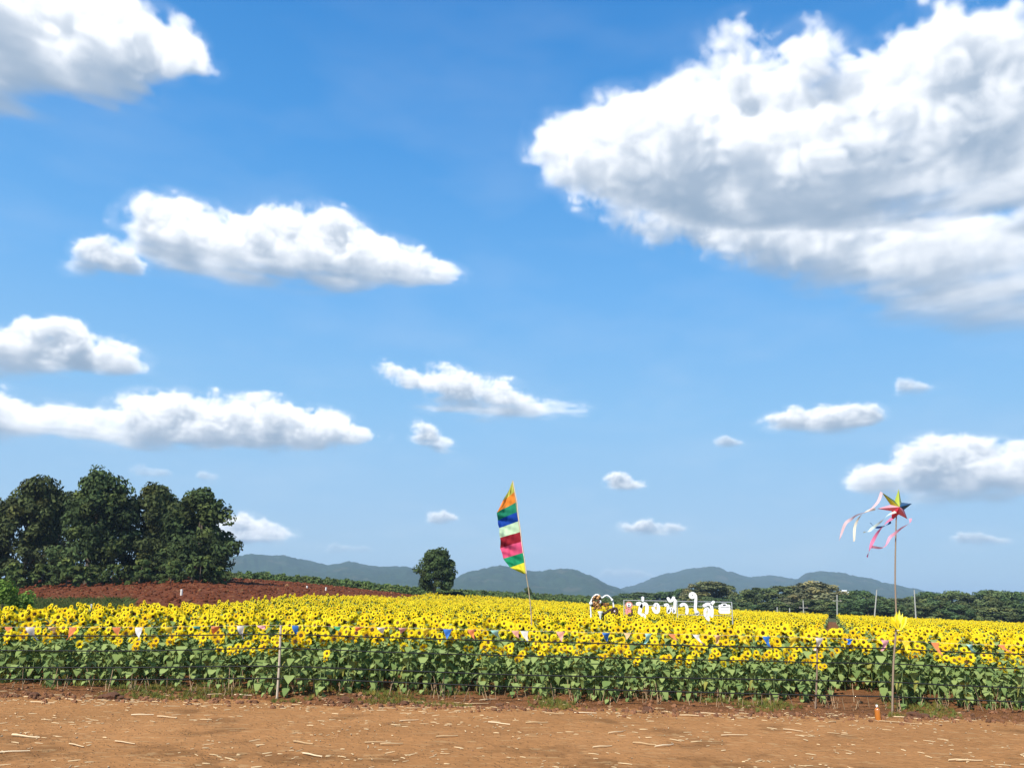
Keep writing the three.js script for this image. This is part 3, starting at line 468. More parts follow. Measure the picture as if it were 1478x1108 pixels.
// string of pennants
{
  const C = { w: [0.80, 0.78, 0.75], o: [0.80, 0.26, 0.10], p: [0.85, 0.42, 0.34], b: [0.06, 0.22, 0.66], t: [0.10, 0.50, 0.45], m: [0.45, 0.78, 0.68], y: [0.85, 0.62, 0.05], g: [0.10, 0.45, 0.20], c: [0.86, 0.55, 0.30], r: [0.62, 0.06, 0.05], k: [0.85, 0.42, 0.48] };
  const mats = {}; for (const k in C) mats[k] = sheet(...C[k], 0.3, { roughness: 0.85 });
  const list = [[-20, 'b'], [12, 'o'], [43, 'w'], [75, 'c'], [105, 'o'], [137, 'y'], [168, 'o'], [200, 'w'], [243, 'y'], [283, 't'], [311, 'o'], [347, 'w'], [377, 'k'], [426, 'b'], [487, 'g'], [518, 'o'], [550, 'w'], [581, 'p'], [615, 'y'], [646, 'b'], [680, 'o'], [714, 'm'], [744, 'p'], [757, 'w'], [809, 'p'], [843, 'y'], [875, 'b'], [906, 'c'], [936, 'm'], [970, 'o'], [1005, 'w'], [1036, 'c'], [1072, 'y'], [1106, 'b'], [1145, 'y'], [1183, 'w'], [1227, 'b'], [1278, 'k'], [1308, 'y'], [1350, 'o'], [1400, 'm'], [1446, 'o'], [1490, 'y']];
  const yAt = (x) => { const P = [[-330, 893], [0, 904.5], [200, 905], [403, 902], [560, 905.5], [740, 910], [940, 914], [1178, 920], [1290, 924], [1400, 929.5], [1478, 931], [1838, 938]]; let i = 0; while (i < P.length - 2 && x > P[i + 1][0]) i++; return lerp(P[i][1], P[i + 1][1], (x - P[i][0]) / (P[i + 1][0] - P[i][0])); };
  const bunting = new THREE.Group(), D = FD - 0.01, r = rng(44);
  part(bunting, 'cord', tube(range(-330, 1838, 60).map((x) => at(x, yAt(x), D)), 0.0018, undefined, 120, 4), string);
  for (const [px, k] of list) {
    const o = at(px, yAt(px), D), e = at(px + 10, yAt(px + 10), D).sub(o).normalize(), w = lerp(0.115, 0.16, r()), h = lerp(0.13, 0.21, r()) * (k === 'b' || k === 'w' ? 1.1 : 0.95), sw = (r() - 0.4) * 0.2, fw = (r() - 0.5) * 0.3, cu = lerp(0.01, 0.06, r()), fl = r() < 0.3 ? 0.55 : 1;
    const p = [], ix = []; const rows = 5;
    for (let i = 0; i <= rows; i++) { const t = i / rows; for (let j = 0; j <= 2; j++) { const s = (j / 2 - 0.5) * w * (1 - t * 0.96); const q = o.clone().addScaledVector(e, s + sw * t * t).add(V(0, -h * fl * t - (j === 1 ? 0 : 0), fw * t * t + cu * Math.sin(t * 5 + j * 1.6) * (0.3 + t))); p.push(q.x, q.y - 0.004, q.z); } }
    for (let i = 0; i < rows; i++) for (let j = 0; j < 2; j++) { const a = i * 3 + j; ix.push(a, a + 3, a + 1, a + 1, a + 3, a + 4); }
    part(bunting, 'pennant', tri(p, ix), mats[k]);
  }
  thing(bunting, 'pennant_string', 'cord of small coloured triangular pennants strung above the wire fence', 'bunting');
}

// ───────────────────────── striped feather flag ─────────────────────────
{
  const D = 20.5, Z = (zx, zy) => [560 + zx / 5.035, 680 + zy / 5.035], g = new THREE.Group();
  const base = at(...Z(1052, 1065), D); base.y = land(base.x, -D) - 0.2;
  const pole = curve([base, at(...Z(1042, 1065), D), at(...Z(1022, 860), D), at(...Z(1003, 745), D), at(...Z(980, 560), D), at(...Z(948, 360), D), at(...Z(924, 190), D), at(...Z(903, 66), D)]);
  part(g, 'pole', tube(pole.getPoints(40), 0.022, 0.006, 40, 6), mat(0.42, 0.32, 0.2, 0.8));
  const Rt = [[905, 70], [920, 150], [935, 222], [942, 295], [950, 362], [962, 440], [968, 512], [980, 592], [993, 662], [1003, 742]], Lf = [[885, 120], [835, 215], [792, 300], [796, 355], [806, 412], [815, 484], [817, 557], [838, 634], [885, 700], [985, 745]];
  const cols = [[0.66, 0.62, 0.12], [0.88, 0.26, 0.035], [0.018, 0.24, 0.13], [0.010, 0.06, 0.36], [0.62, 0.78, 0.50], [0.32, 0.014, 0.026], [0.88, 0.10, 0.22], [0.014, 0.30, 0.13], [0.85, 0.75, 0.05]], names = ['yellow green tip', 'orange', 'green', 'blue', 'pale mint', 'dark red', 'pink', 'green', 'yellow'];
  const cloth = (u, v) => { const i = clamp(Math.floor(v), 0, 8), t = v - i, a = [lerp(Rt[i][0], Rt[i + 1][0], t), lerp(Rt[i][1], Rt[i + 1][1], t)], b = [lerp(Lf[i][0], Lf[i + 1][0], t), lerp(Lf[i][1], Lf[i + 1][1], t)]; const q = at(...Z(lerp(a[0], b[0], u), lerp(a[1], b[1], u) ), D); q.z += (Math.sin(v * 2.1 + u * 4.5) * 0.09 + Math.sin(v * 6.7 + u * 9 + 1) * 0.035 + Math.sin(u * 14 + v * 1.5) * 0.03 + Math.sin(u * 23 - v * 4.1) * 0.014 + (fbm(u * 7, v * 2.2, 4, 3) - 0.5) * 0.07) * Math.pow(u, 0.7); q.x += Math.sin(v * 5) * 0.006 * u; return q; };
  cols.forEach((c, s) => {
    const p = [], ix = [], nu = 16, nv = 7;
    for (let j = 0; j <= nv; j++) for (let i = 0; i <= nu; i++) p.push(...cloth(i / nu, s + j / nv * 0.9999).toArray());
    for (let j = 0; j < nv; j++) for (let i = 0; i < nu; i++) { const a = j * (nu + 1) + i; ix.push(a, a + 1, a + nu + 1, a + 1, a + nu + 2, a + nu + 1); }
    part(g, 'stripe', tri(p, ix), sheet(...c, 0.4, { roughness: 0.8 })).userData.label = names[s] + ' cloth stripe';
  });
  const hem = []; for (let k = 0; k <= 40; k++) hem.push(cloth(0, Math.min(k / 40 * 9, 8.999)).add(V(0.012, 0, 0)));
  part(g, 'sleeve', tube(hem, 0.014, 0.014, 40, 5), mat(0.75, 0.66, 0.58, 0.9));
  thing(g, 'feather_flag', 'tall striped feather flag on a bending pole among the sunflowers', 'flag');
}

// ───────────────────────── star ornament on its pole ─────────────────────────
{
  const D = FD - 0.05, Z = (zx, zy) => [1190 + zx / 4.618, 690 + zy / 4.618], g = new THREE.Group();
  const foot = at(1286.5, 1034, D); foot.y = floorAt(foot.x, D) - 0.2;
  part(g, 'pole', tube([foot, at(1290, 960, D), at(1294, 900, D), at(1292.5, 840, D), at(1293, 790, D), at(1294.5, 735, D)], 0.019, 0.011, 26, 7), mat(0.26, 0.19, 0.13, 0.85));
  const c = at(...Z(487, 195), D - 0.03), arms = [[497, 72, [0.62, 0.70, 0.10], [0.80, 0.82, 0.45]], [383, 93, [0.70, 0.62, 0.05], [0.12, 0.20, 0.06]], [585, 170, [0.03, 0.11, 0.24], [0.03, 0.13, 0.28]], [556, 272, [0.90, 0.36, 0.46], [0.88, 0.28, 0.38]], [448, 285, [0.75, 0.07, 0.12], [0.68, 0.05, 0.09]], [352, 203, [0.90, 0.32, 0.42], [0.90, 0.48, 0.55]]];
  const tips = arms.map((a) => at(...Z(a[0], a[1]), D - 0.03)), order = [1, 0, 2, 3, 4, 5];
  arms.forEach((a, i) => {
    const k = order.indexOf(i), pr = tips[order[(k + 5) % 6]], nx = tips[order[(k + 1) % 6]], dirn = (p) => p.clone().sub(c).normalize(), t = tips[i];
    const s1 = dirn(pr).add(dirn(t)).normalize().multiplyScalar(0.125).add(c), s2 = dirn(nx).add(dirn(t)).normalize().multiplyScalar(0.125).add(c), f = c.clone().add(V(0, 0, 0.09)), b = c.clone().add(V(0, 0, -0.07));
    const half = (s, col, n) => part(g, n, tri([...f.toArray(), ...s.toArray(), ...t.toArray(), ...b.toArray()], [0, 1, 2, 3, 2, 1]), sheet(...col, 0.35, { roughness: 0.7 }));
    half(s1, a[2], 'star_arm'); half(s2, a[3], 'star_arm');
  });
  const ribbon = (pts, col, w, dz) => {
    const cv = curve(pts.map(([x, y], i) => at(...Z(x, y), D - 0.05).add(V(0, 0, dz + 0.05 * Math.sin(i * 1.7))))), n = 28, p = [], ix = [];
    for (let i = 0; i <= n; i++) { const t = i / n, o = cv.getPoint(t), tw = t * 5 + dz * 9, tan = cv.getTangent(t), side = V(0, 0, 1).applyAxisAngle(tan, tw).cross(tan).normalize().multiplyScalar(w / 2); p.push(o.x - side.x, o.y - side.y, o.z - side.z, o.x + side.x, o.y + side.y, o.z + side.z); }
    for (let i = 0; i < n; i++) { const a = i * 2; ix.push(a, a + 1, a + 2, a + 1, a + 3, a + 2); }
    part(g, 'ribbon', tri(p, ix), sheet(...col, 0.4, { roughness: 0.7 }));
  };
  ribbon([[383, 93], [350, 160], [300, 215], [225, 245], [175, 275], [138, 300], [120, 370], [105, 415]], [0.85, 0.58, 0.58], 0.05, 0);
  ribbon([[352, 203], [300, 215], [262, 240], [225, 310], [205, 420]], [0.85, 0.74, 0.58], 0.045, -0.06);
  ribbon([[470, 225], [410, 250], [375, 290], [320, 335], [285, 358], [248, 362]], [0.72, 0.85, 0.74], 0.045, 0.04);
  ribbon([[448, 285], [430, 303], [395, 322], [355, 324], [308, 298]], [0.02, 0.06, 0.20], 0.04, -0.03);
  ribbon([[440, 270], [385, 310], [350, 360], [318, 425], [290, 470], [268, 528]], [0.82, 0.22, 0.36], 0.055, 0.07);
  ribbon([[556, 272], [545, 300], [500, 335], [455, 375], [415, 400], [390, 445], [375, 465], [300, 458]], [0.86, 0.40, 0.50], 0.05, 0.1);
  thing(g, 'star_ornament', 'paper star with fluttering ribbons on top of a tall thin pole', 'ornament');
  // yellow paper fringe tied low on the same pole
  const y = new THREE.Group(), r = rng(61), o = at(1299, 909, D - 0.05), ym = [sheet(0.90, 0.74, 0.02, 0.15), sheet(0.90, 0.82, 0.12, 0.15)];
  for (let i = 0; i < 22; i++) { const a = lerp(-0.95, 0.85, (i + r() * 0.6) / 22), l = lerp(0.22, 0.36, r()) * (1 - 0.25 * Math.abs(a)), w = 0.062, dz = (r() - 0.5) * 0.14, b = o.clone().add(V(a * 0.05, 0, dz * 0.3)), tip = b.clone().add(V(Math.sin(a * 0.75) * l * 0.85, Math.cos(a * 0.75) * l, dz)), m = b.clone().lerp(tip, 0.6).add(V(0, 0, dz * 0.3)); const sx = V(Math.cos(a * 0.75), -Math.sin(a * 0.75), (r() - 0.5) * 0.6).multiplyScalar(w / 2); part(y, 'paper_petal', tri([...b.toArray(), ...m.clone().sub(sx).toArray(), ...tip.toArray(), ...m.clone().add(sx).toArray()], [0, 1, 2, 0, 2, 3]), ym[i % 2]); }
  part(y, 'knot', new THREE.SphereGeometry(0.035, 10, 8).translate(o.x, o.y, o.z), ym[0]);
  part(y, 'tie', tube([[o.x, o.y, o.z], [o.x - 0.04, o.y - 0.01, o.z + 0.03], at(1293.6, 909, D).toArray()], 0.008, 0.008, 4, 4), string);
  thing(y, 'paper_flower', 'yellow fringed paper flower tied to the star pole', 'ornament');
}

// ───────────────────────── letters and ornaments in the field ─────────────────────────
{
  const D = 33, A = (x, y) => [845 + x / 12.317, 845 + y / 12.317], B = (x, y) => [950 + x / 12.317, 845 + y / 12.317], unit = 1 / 12.317 / F * D * 1.03, white = mat(0.82, 0.81, 0.80, 0.55);
  const o = at(978, 880, D), ex = at(979, 880 + 0.0244, D).sub(o).normalize(), ey = V(0, 1, 0), P = (q, z = 0) => { const p = at(q[0], q[1], D); p.z = -D + z; return p; };
  // a flat stroke with thickness along a line of points, rounded ends
  const stroke = (map, pts, w, thick = 0.07) => {
    const c = curve(pts.map(([x, y]) => P(map(x, y)))), n = Math.max(6, pts.length * 5), hw = w * unit / 2, out = [], p = [], ix = [];
    for (let i = 0; i <= n; i++) { const q = c.getPoint(i / n), t = c.getTangent(i / n), s = V(-t.y, t.x, 0).normalize().multiplyScalar(hw); for (const [a, z] of [[1, thick / 2], [-1, thick / 2], [-1, -thick / 2], [1, -thick / 2]]) p.push(q.x + s.x * a, q.y + s.y * a, q.z + z); }
    for (let i = 0; i < n; i++) for (let k = 0; k < 4; k++) { const a = i * 4 + k, b = i * 4 + (k + 1) % 4; ix.push(a, b, a + 4, b, b + 4, a + 4); }
    out.push(tri(p, ix).toNonIndexed()); out[0].computeVertexNormals();
    for (const t of [0, 1]) { const q = c.getPoint(t); out.push(new THREE.CylinderGeometry(hw, hw, thick * 0.98, 16).rotateX(Math.PI / 2).translate(q.x, q.y, q.z)); }
    return merge(out);
  };
  const g = new THREE.Group();
  const letter = (map, list) => part(g, 'letter', merge(list.map(([pts, w]) => stroke(map, pts, w))), white);
  letter(A, [[[[930, 325], [962, 318], [985, 345], [975, 420], [962, 480]], 58], [[[985, 395], [1015, 340], [1055, 322], [1088, 345], [1095, 420], [1088, 480]], 52], [[[1002, 520], [1045, 528], [1042, 600]], 50], [[[1020, 215], [1020, 258]], 42]]);
  letter(A, [[[[1205, 400], [1238, 462], [1280, 468], [1298, 420], [1292, 360], [1262, 330], [1238, 350]], 52]]);
  letter(B, [[[[128, 345], [165, 340], [178, 400], [182, 478], [235, 400], [285, 478], [298, 380], [302, 262]], 46], [[[178, 228], [205, 272], [245, 260], [278, 215]], 44]]);
  letter(B, [[[[408, 350], [450, 328], [495, 352], [515, 420], [510, 486]], 46]]);
  letter(B, [[[[635, 190], [605, 212], [572, 190], [580, 152], [622, 138], [662, 175], [668, 300], [664, 440], [690, 480]], 44], [[[688, 478], [692, 490]], 70]]);
  letter(B, [[[[818, 358], [878, 330], [935, 348], [958, 430], [955, 540]], 48], [[[985, 290], [940, 345]], 42], [[[838, 535], [838, 440], [878, 405], [905, 455], [900, 525]], 44], [[[868, 568], [905, 602]], 56]]);
  part(g, 'symbol', merge([stroke(B, [[1105, 365], [1180, 362], [1255, 365]], 52), stroke(B, [[1098, 408], [1180, 408], [1262, 408]], 46), stroke(B, [[1110, 462], [1180, 462], [1250, 462]], 62), stroke(B, [[1150, 338], [1200, 338]], 40)]), white);
  const rod = mat(0.55, 0.55, 0.54, 0.5, { metalness: 0.3 }), down = (x, y) => { const p = P([x, y], -0.07), q = p.clone(); q.y = land(q.x, -D) - 0.15; return [p, q]; };
  for (const [x, y] of [[901, 865.5], [978, 866.5], [1057, 868.5]]) part(g, 'post', tube(down(x, y), 0.022, 0.022, 3, 6), rod);
  for (const [x0, y0, x1, y1] of [[901, 866, 1057, 869], [901, 873, 1057, 875.8], [978, 887, 1057, 888.6]]) part(g, 'rail', tube([P([x0, y0], -0.06), P([(x0 + x1) / 2, (y0 + y1) / 2], -0.06), P([x1, y1], -0.06)], 0.014, 0.014, 4, 5), rod);
  for (const [m, x, y] of [[A, 1020, 330], [A, 1265, 345], [B, 235, 420], [B, 480, 350], [B, 665, 350], [B, 920, 350], [B, 1180, 400]]) { const q = P(m(x, y), -0.03); part(g, 'bracket', tube([q, q.clone().add(V(0, 0.02, -0.05))], 0.016, 0.016, 2, 5), rod); }
  thing(g, 'letter_sign', 'row of white Thai letters on a thin metal frame among the sunflowers', 'sign');
  // pin with a white heart
  const pin = new THREE.Group(), pink = mat(0.62, 0.25, 0.20, 0.6), rose = mat(0.80, 0.28, 0.24, 0.6), dark = mat(0.05, 0.022, 0.015, 0.8), PP = (x, y) => A(x, y);
  const circ = []; for (let i = 0; i <= 16; i++) { const a = R(-150 + i * 300 / 16) + Math.PI / 2; circ.push([775 + Math.cos(a) * 52, 348 - Math.sin(a) * 52]); }
  part(pin, 'ring', merge([stroke(PP, circ, 22), stroke(PP, [[748, 395], [766, 425]], 22), stroke(PP, [[802, 395], [770, 425]], 22)]), pink);
  part(pin, 'heart', merge([stroke(PP, [[752, 332], [770, 368]], 40, 0.075), stroke(PP, [[794, 332], [773, 368]], 40, 0.075)]), white);
  part(pin, 'backing', stroke(PP, [[774, 340], [774, 356]], 92, 0.03), mat(0.42, 0.16, 0.13, 0.7));
  part(pin, 'bow', merge([stroke(PP, [[730, 430], [735, 490]], 40), stroke(PP, [[748, 455], [805, 455]], 44), stroke(PP, [[770, 425], [770, 450]], 60, 0.065)]), rose);
  part(pin, 'base', merge([stroke(PP, [[728, 528], [800, 528]], 34, 0.2), stroke(PP, [[825, 440], [830, 520]], 26, 0.1)]), dark);
  { const q = P(PP(765, 540)), e = q.clone(); e.y = land(q.x, -D) - 0.1; part(pin, 'post', tube([q, e], 0.03, 0.03, 3, 6), dark); }
  thing(pin, 'map_pin_sign', 'pink map pin shape with a white heart at the start of the letters', 'sign');
  // heart arch with dried flowers
  const arch = new THREE.Group(), r = rng(71), h0 = P(A(100, 520)), h1 = P(A(498, 330)); const g0 = h0.clone(), g1 = h1.clone(); g0.y = land(h0.x, -D) - 0.1; g1.y = land(h1.x, -D) - 0.1;
  part(arch, 'heart_tube', tube([g0, h0, ...[[94, 320], [112, 250], [150, 192], [205, 160], [262, 188], [296, 222], [330, 196], [385, 174], [440, 208], [476, 258]].map(([x, y]) => P(A(x, y))), h1, g1], 0.034, 0.034, 90, 7), white);
  for (const [x, y, s] of [[95, 316, 0.075], [252, 290, 0.075], [472, 255, 0.05]]) { const q = P(A(x, y), 0.06); part(arch, 'ball', new THREE.SphereGeometry(s, 14, 10).translate(q.x, q.y, q.z), white); }
  const dry = [mat(0.16, 0.065, 0.02, 0.95), mat(0.36, 0.17, 0.03, 0.95), mat(0.09, 0.035, 0.015, 0.95), mat(0.55, 0.30, 0.12, 0.95)];
  const tuft = new THREE.IcosahedronGeometry(0.06, 1); { const p = tuft.attributes.position; for (let i = 0; i < p.count; i++) { const k = lerp(0.7, 1.3, vn(p.getX(i) * 40, p.getY(i) * 40, p.getZ(i) * 40)); p.setXYZ(i, p.getX(i) * k, p.getY(i) * k, p.getZ(i) * k * 0.7); } tuft.computeVertexNormals(); }
  for (let i = 0; i < 90; i++) { let x, y; if (i < 52) { const a = r() * 6.28, q = Math.sqrt(r()); x = 200 + Math.cos(a) * q * 88; y = 262 + Math.sin(a) * q * 85; } else { x = lerp(130, 440, r()); y = lerp(315, 410, r()); } const q = P(A(x, y), (r() - 0.5) * 0.2), m = part(arch, 'dried_flower', tuft, dry[Math.floor(r() * 4)]); m.position.copy(q); m.scale.setScalar(lerp(0.5, 1.15, r())); m.rotation.set(r() * 6, r() * 6, 0); }
  part(arch, 'garland_bar', merge([tube([P(A(96, 340), -0.05), P(A(270, 350), -0.05), P(A(490, 345), -0.05)], 0.02, 0.02, 6, 5), tube([P(A(125, 260), -0.05), P(A(200, 250), -0.05), P(A(290, 230), -0.05)], 0.02, 0.02, 6, 5)]), dry[2]);
  thing(arch, 'heart_arch', 'white heart shaped arch trimmed with brown dried flowers', 'arch');
  const wheel = new THREE.Group(), wc = P(A(512, 455), 0.12), wr = 62 * unit, brown = mat(0.045, 0.016, 0.010, 0.7);
  part(wheel, 'rim', new THREE.TorusGeometry(wr * 0.82, wr * 0.26, 10, 28).translate(wc.x, wc.y, wc.z), brown);
  for (let i = 0; i < 8; i++) { const a = i / 8 * 6.283; part(wheel, 'spoke', tube([wc, wc.clone().add(V(Math.cos(a) * wr * 0.7, Math.sin(a) * wr * 0.7, 0))], 0.02, 0.02, 2, 5), brown); }
  part(wheel, 'hub', new THREE.SphereGeometry(wr * 0.26, 14, 10).scale(1, 1, 0.6).translate(wc.x, wc.y, wc.z + 0.03), mat(0.72, 0.55, 0.55, 0.6));
  part(wheel, 'shaft', tube([[275, 465], [310, 500], [350, 488], [400, 452], [450, 425], [512, 455]].map(([x, y]) => P(A(x, y), 0.08)), 0.05, 0.045, 24, 7), brown);
  { const e = wc.clone(), f = P(A(310, 500), 0.08), k = f.clone(); e.y = land(e.x, -D) - 0.1; k.y = land(k.x, -D) - 0.1; part(wheel, 'leg', tube([wc.clone().add(V(0, -wr * 0.8, 0)), e], 0.03, 0.03, 3, 5), brown); part(wheel, 'leg', tube([f, k], 0.03, 0.03, 3, 5), brown); }
  thing(wheel, 'cart_wheel', 'dark brown ornamental wheel with a curved shaft beside the heart arch', 'ornament');
  const pot = new THREE.Group(), pq = P(A(255, 478), 0.2); part(pot, 'bowl', new THREE.LatheGeometry([[0.001, -0.26], [0.035, -0.25], [0.045, -0.12], [0.10, 0], [0.11, 0.05], [0.085, 0.05], [0.07, 0.0], [0.001, -0.05]].map(([x, y]) => new THREE.Vector2(x, y)), 18).translate(pq.x, pq.y, pq.z), white); { const q = pq.clone(); q.y -= 0.24; const e = q.clone(); e.y = land(q.x, q.z) - 0.1; part(pot, 'stand', tube([q, e], 0.035, 0.045, 3, 8), white); }
  thing(pot, 'white_pedestal', 'small white pedestal bowl in front of the heart arch', 'pedestal');
}

// ───────────────────────── far posts, stakes, white roof ─────────────────────────
{
  const concrete = mat(0.36, 0.35, 0.31, 0.9), up = (x0, y0, x1, y1, d, r0, arm, label, name, group) => {
    const g = new THREE.Group(), a = at(x0, y0, d), b = at(x1, y1, d); a.y = land(a.x, -d) - 0.1; part(g, 'shaft', tube([a, a.clone().lerp(b, 0.5), b], r0, r0 * 0.75, 4, 7), concrete);
    if (arm) { const c = at(lerp(x0, x1, 0.6), arm, d); part(g, 'cross_arm', new THREE.BoxGeometry(1.5, 0.08, 0.08).translate(c.x, c.y, c.z + r0 * 1.1), concrete); for (const s of [-0.6, 0.6]) part(g, 'insulator', new THREE.CylinderGeometry(0.04, 0.06, 0.16, 8).translate(c.x + s, c.y + 0.13, c.z + r0 * 1.1), mat(0.3, 0.2, 0.15, 0.4)); }
    thing(g, name, label, 'pole', group);
  };
  up(1261, 889, 1266, 851, 128, 0.12, 0, 'leaning pale concrete pole beyond the field near the star pole', 'utility_pole');
  up(1322, 892, 1320, 851, 126, 0.12, 0, 'upright pale concrete pole before the wood, without cross arm', 'utility_pole');
  up(1208, 886, 1208.5, 858, 132, 0.11, 867, 'taller pole with a cross arm before the wood', 'utility_pole');
  up(1160, 885, 1159.5, 866, 136, 0.11, 877, 'short pole with a wide cross arm before the wood', 'utility_pole');
  up(1122, 884, 1122, 876, 125, 0.11, 0, 'short pale post without arm at the far edge of the field', 'far_post', 'short posts at the far edge of the field');
  up(1140, 885, 1140, 877.5, 125, 0.11, 0, 'short pale post without arm at the far edge of the field', 'far_post', 'short posts at the far edge of the field');
  const stake = (px, py0, py1, d, r, label) => { const g = new THREE.Group(), a = at(px, py0, d), b = at(px + (py0 - py1) * 0.05, py1, d); a.y = Math.min(a.y, land(a.x, -d)) - 0.1; part(g, 'shaft', tube([a, b], r, r * 0.95, 3, 6), mat(0.72, 0.68, 0.60, 0.8)); part(g, 'cap', new THREE.CylinderGeometry(r * 0.9, r * 1.05, r * 0.8, 8).translate(b.x, b.y, b.z), mat(0.78, 0.75, 0.70, 0.8)); thing(g, 'boundary_stake', label, 'stake'); };
  stake(261, 866, 851, 60, 0.085, 'white stake standing in the red soil below the grove'); stake(131, 884, 872, 30, 0.03, 'small white stake just behind the sunflowers by the grassy strip'); stake(442.5, 855, 846, 90, 0.10, 'white stake on the crest of the red soil, the one nearer the grove'); stake(470, 855, 848, 92, 0.10, 'white stake on the crest of the red soil, the one nearer the single tree');
  const hut = new THREE.Group(), d = 196, c = at(1219.5, 854, d), y0 = land(c.x, -d); part(hut, 'wall', new THREE.BoxGeometry(1.7, c.y - y0 - 0.3, 1.6).translate(c.x, (c.y + y0 - 0.3) / 2, -d), mat(0.16, 0.16, 0.13, 0.9));
  part(hut, 'roof', tri([c.x - 1.0, c.y - 0.3, -d + 1, c.x + 1.0, c.y - 0.3, -d + 1, c.x + 0.6, c.y + 0.4, -d, c.x - 0.6, c.y + 0.4, -d, c.x - 1.0, c.y - 0.3, -d - 1, c.x + 1.0, c.y - 0.3, -d - 1], [0, 1, 2, 0, 2, 3, 4, 3, 2, 4, 2, 5, 0, 3, 4, 1, 5, 2]).toNonIndexed(), mat(0.80, 0.80, 0.80, 0.5)); hut.children[1].geometry.computeVertexNormals();
  thing(hut, 'water_tower', 'small tower with a white roof rising out of the wood', 'tower');
}

// ───────────────────────── litter, clods, weeds ─────────────────────────
{
  const r = rng(81), dry = [mat(0.58, 0.42, 0.24, 0.9), mat(0.46, 0.31, 0.16, 0.9), mat(0.66, 0.52, 0.33, 0.9)];
  const yard = (x, d) => land(x, -d) + (d < 13.1 ? 0 : Math.max(0, 0.015 + bank(x, d))) + 0.035 * (fbm(x * 0.6, d * 0.9, 2, 4) - 0.5) + 0.02 * (fbm(x * 3, d * 3, 5, 3) - 0.5);
  const straws = range(0, 2, 2).map((k) => tube([[-0.5, 0, 0], [-0.15, 0.012 + 0.01 * k, 0.03 * k], [0.2, 0.006, 0.02], [0.5, 0, -0.04 * k]], 0.028, 0.018, 6, 5));
  // single long stalks that can be picked out
  const long = [[60, 1014, 12.9, 0.4], [105, 1010, 0, 0.35], [35, 1063, 0, 0.42], [180, 1072, 0, 0.33], [205, 1032, 0, 0.3], [240, 1035, 0, 0.32], [110, 1076, 0, 0.3], [315, 1002, 0, 0.36], [350, 1004, 0, 0.3], [590, 1040, 0, 0.3], [600, 1013, 0, 0.34], [640, 1017, 0, 0.36], [690, 1016, 0, 0.4], [705, 1010, 0, 0.38], [720, 1044, 0, 0.36], [775, 1043, 0, 0.34], [645, 1063, 0, 0.3], [436, 1072, 0, 0.3], [545, 1072, 0, 0.32], [565, 1074, 0, 0.28], [800, 1030, 0, 0.3], [845, 1029, 0, 0.36], [960, 1076, 0, 0.34], [930, 1074, 0, 0.3], [890, 1057, 0, 0.3], [1060, 1061, 0, 0.4], [1075, 1035, 0, 0.36], [1000, 1033, 0, 0.42], [1025, 1030, 0, 0.34], [1145, 1054, 0, 0.28], [1205, 1034, 0, 0.3], [1202, 1042, 0, 0.2], [1300, 1043, 0, 0.6], [1310, 1036, 0, 0.4], [1400, 1098, 0, 0.35], [1385, 1097, 0, 0.3], [870, 1078, 0, 0.28], [450, 1090, 0, 0.3], [20, 1085, 0, 0.3]];
  for (const [px, py, , len] of long) { const q = ray(px, py); let t = 8; for (let k = 0; k < 400; k++) { const p = q.clone().multiplyScalar(t).add(camera.position); if (p.y <= yard(p.x, -p.z) + 0.01) break; t += 0.02; } const p = q.multiplyScalar(t).add(camera.position), m = new THREE.Mesh(straws[Math.floor(r() * 3)], dry[Math.floor(r() * 3)]); m.position.set(p.x, yard(p.x, -p.z) + 0.014, p.z); m.rotation.y = (r() - 0.5) * 1.3; m.scale.set(len, 0.36, 0.36); thing(m, 'straw_stalk', 'long dry pale stalk lying on the bare dirt in front of the fence', 'stalk', 'dry stalks lying on the dirt'); }
  const bit = tri([-0.5, 0, 0.04, -0.5, 0.04, 0, -0.5, 0, -0.04, 0.05, 0, 0.07, 0.05, 0.05, 0.03, 0.05, 0, -0.02, 0.5, 0, 0.02, 0.5, 0.03, 0, 0.5, 0, -0.02], [0, 3, 1, 1, 3, 4, 1, 4, 2, 2, 4, 5, 3, 6, 4, 4, 6, 7, 4, 7, 5, 5, 7, 8]), N = 1500, im = new THREE.InstancedMesh(bit, mat(1, 1, 1, 0.9), N), c = new THREE.Color();
  for (let i = 0; i < N; i++) { let x, d; do { d = r() < 0.3 ? lerp(13, 14.3, r()) : lerp(8, 13.8, r()); x = lerp(-0.72, 0.72, r()) * d; } while (fbm(x * 0.9, d * 1.6, 7, 3) < 0.5 - 0.12 * r()); const l = lerp(0.03, 0.2, r() * r()), w = lerp(0.10, 0.2, r()); im.setMatrixAt(i, M4(x, yard(x, d) + 0.007, -d, (r() - 0.5) * 0.2, r() * Math.PI, (r() - 0.5) * 0.15, [l, w, w])); const v = lerp(0.75, 1.1, r()); c.setRGB(0.60 * v, 0.42 * v, 0.22 * v); im.setColorAt(i, c); }
  stuff(im, 'straw_litter', 'scattered bits of dry straw over the bare dirt', 'straw');
  const clod = new THREE.IcosahedronGeometry(1, 1); { const p = clod.attributes.position; for (let i = 0; i < p.count; i++) { const k = lerp(0.65, 1.25, vn(p.getX(i) * 2.3 + 9, p.getY(i) * 2.3 + 9, p.getZ(i) * 2.3 + 9)); p.setXYZ(i, p.getX(i) * k, p.getY(i) * k * 0.7, p.getZ(i) * k); } clod.computeVertexNormals(); }
  const NC = 2600, ic = new THREE.InstancedMesh(clod, mat(1, 1, 1, 0.97), NC);
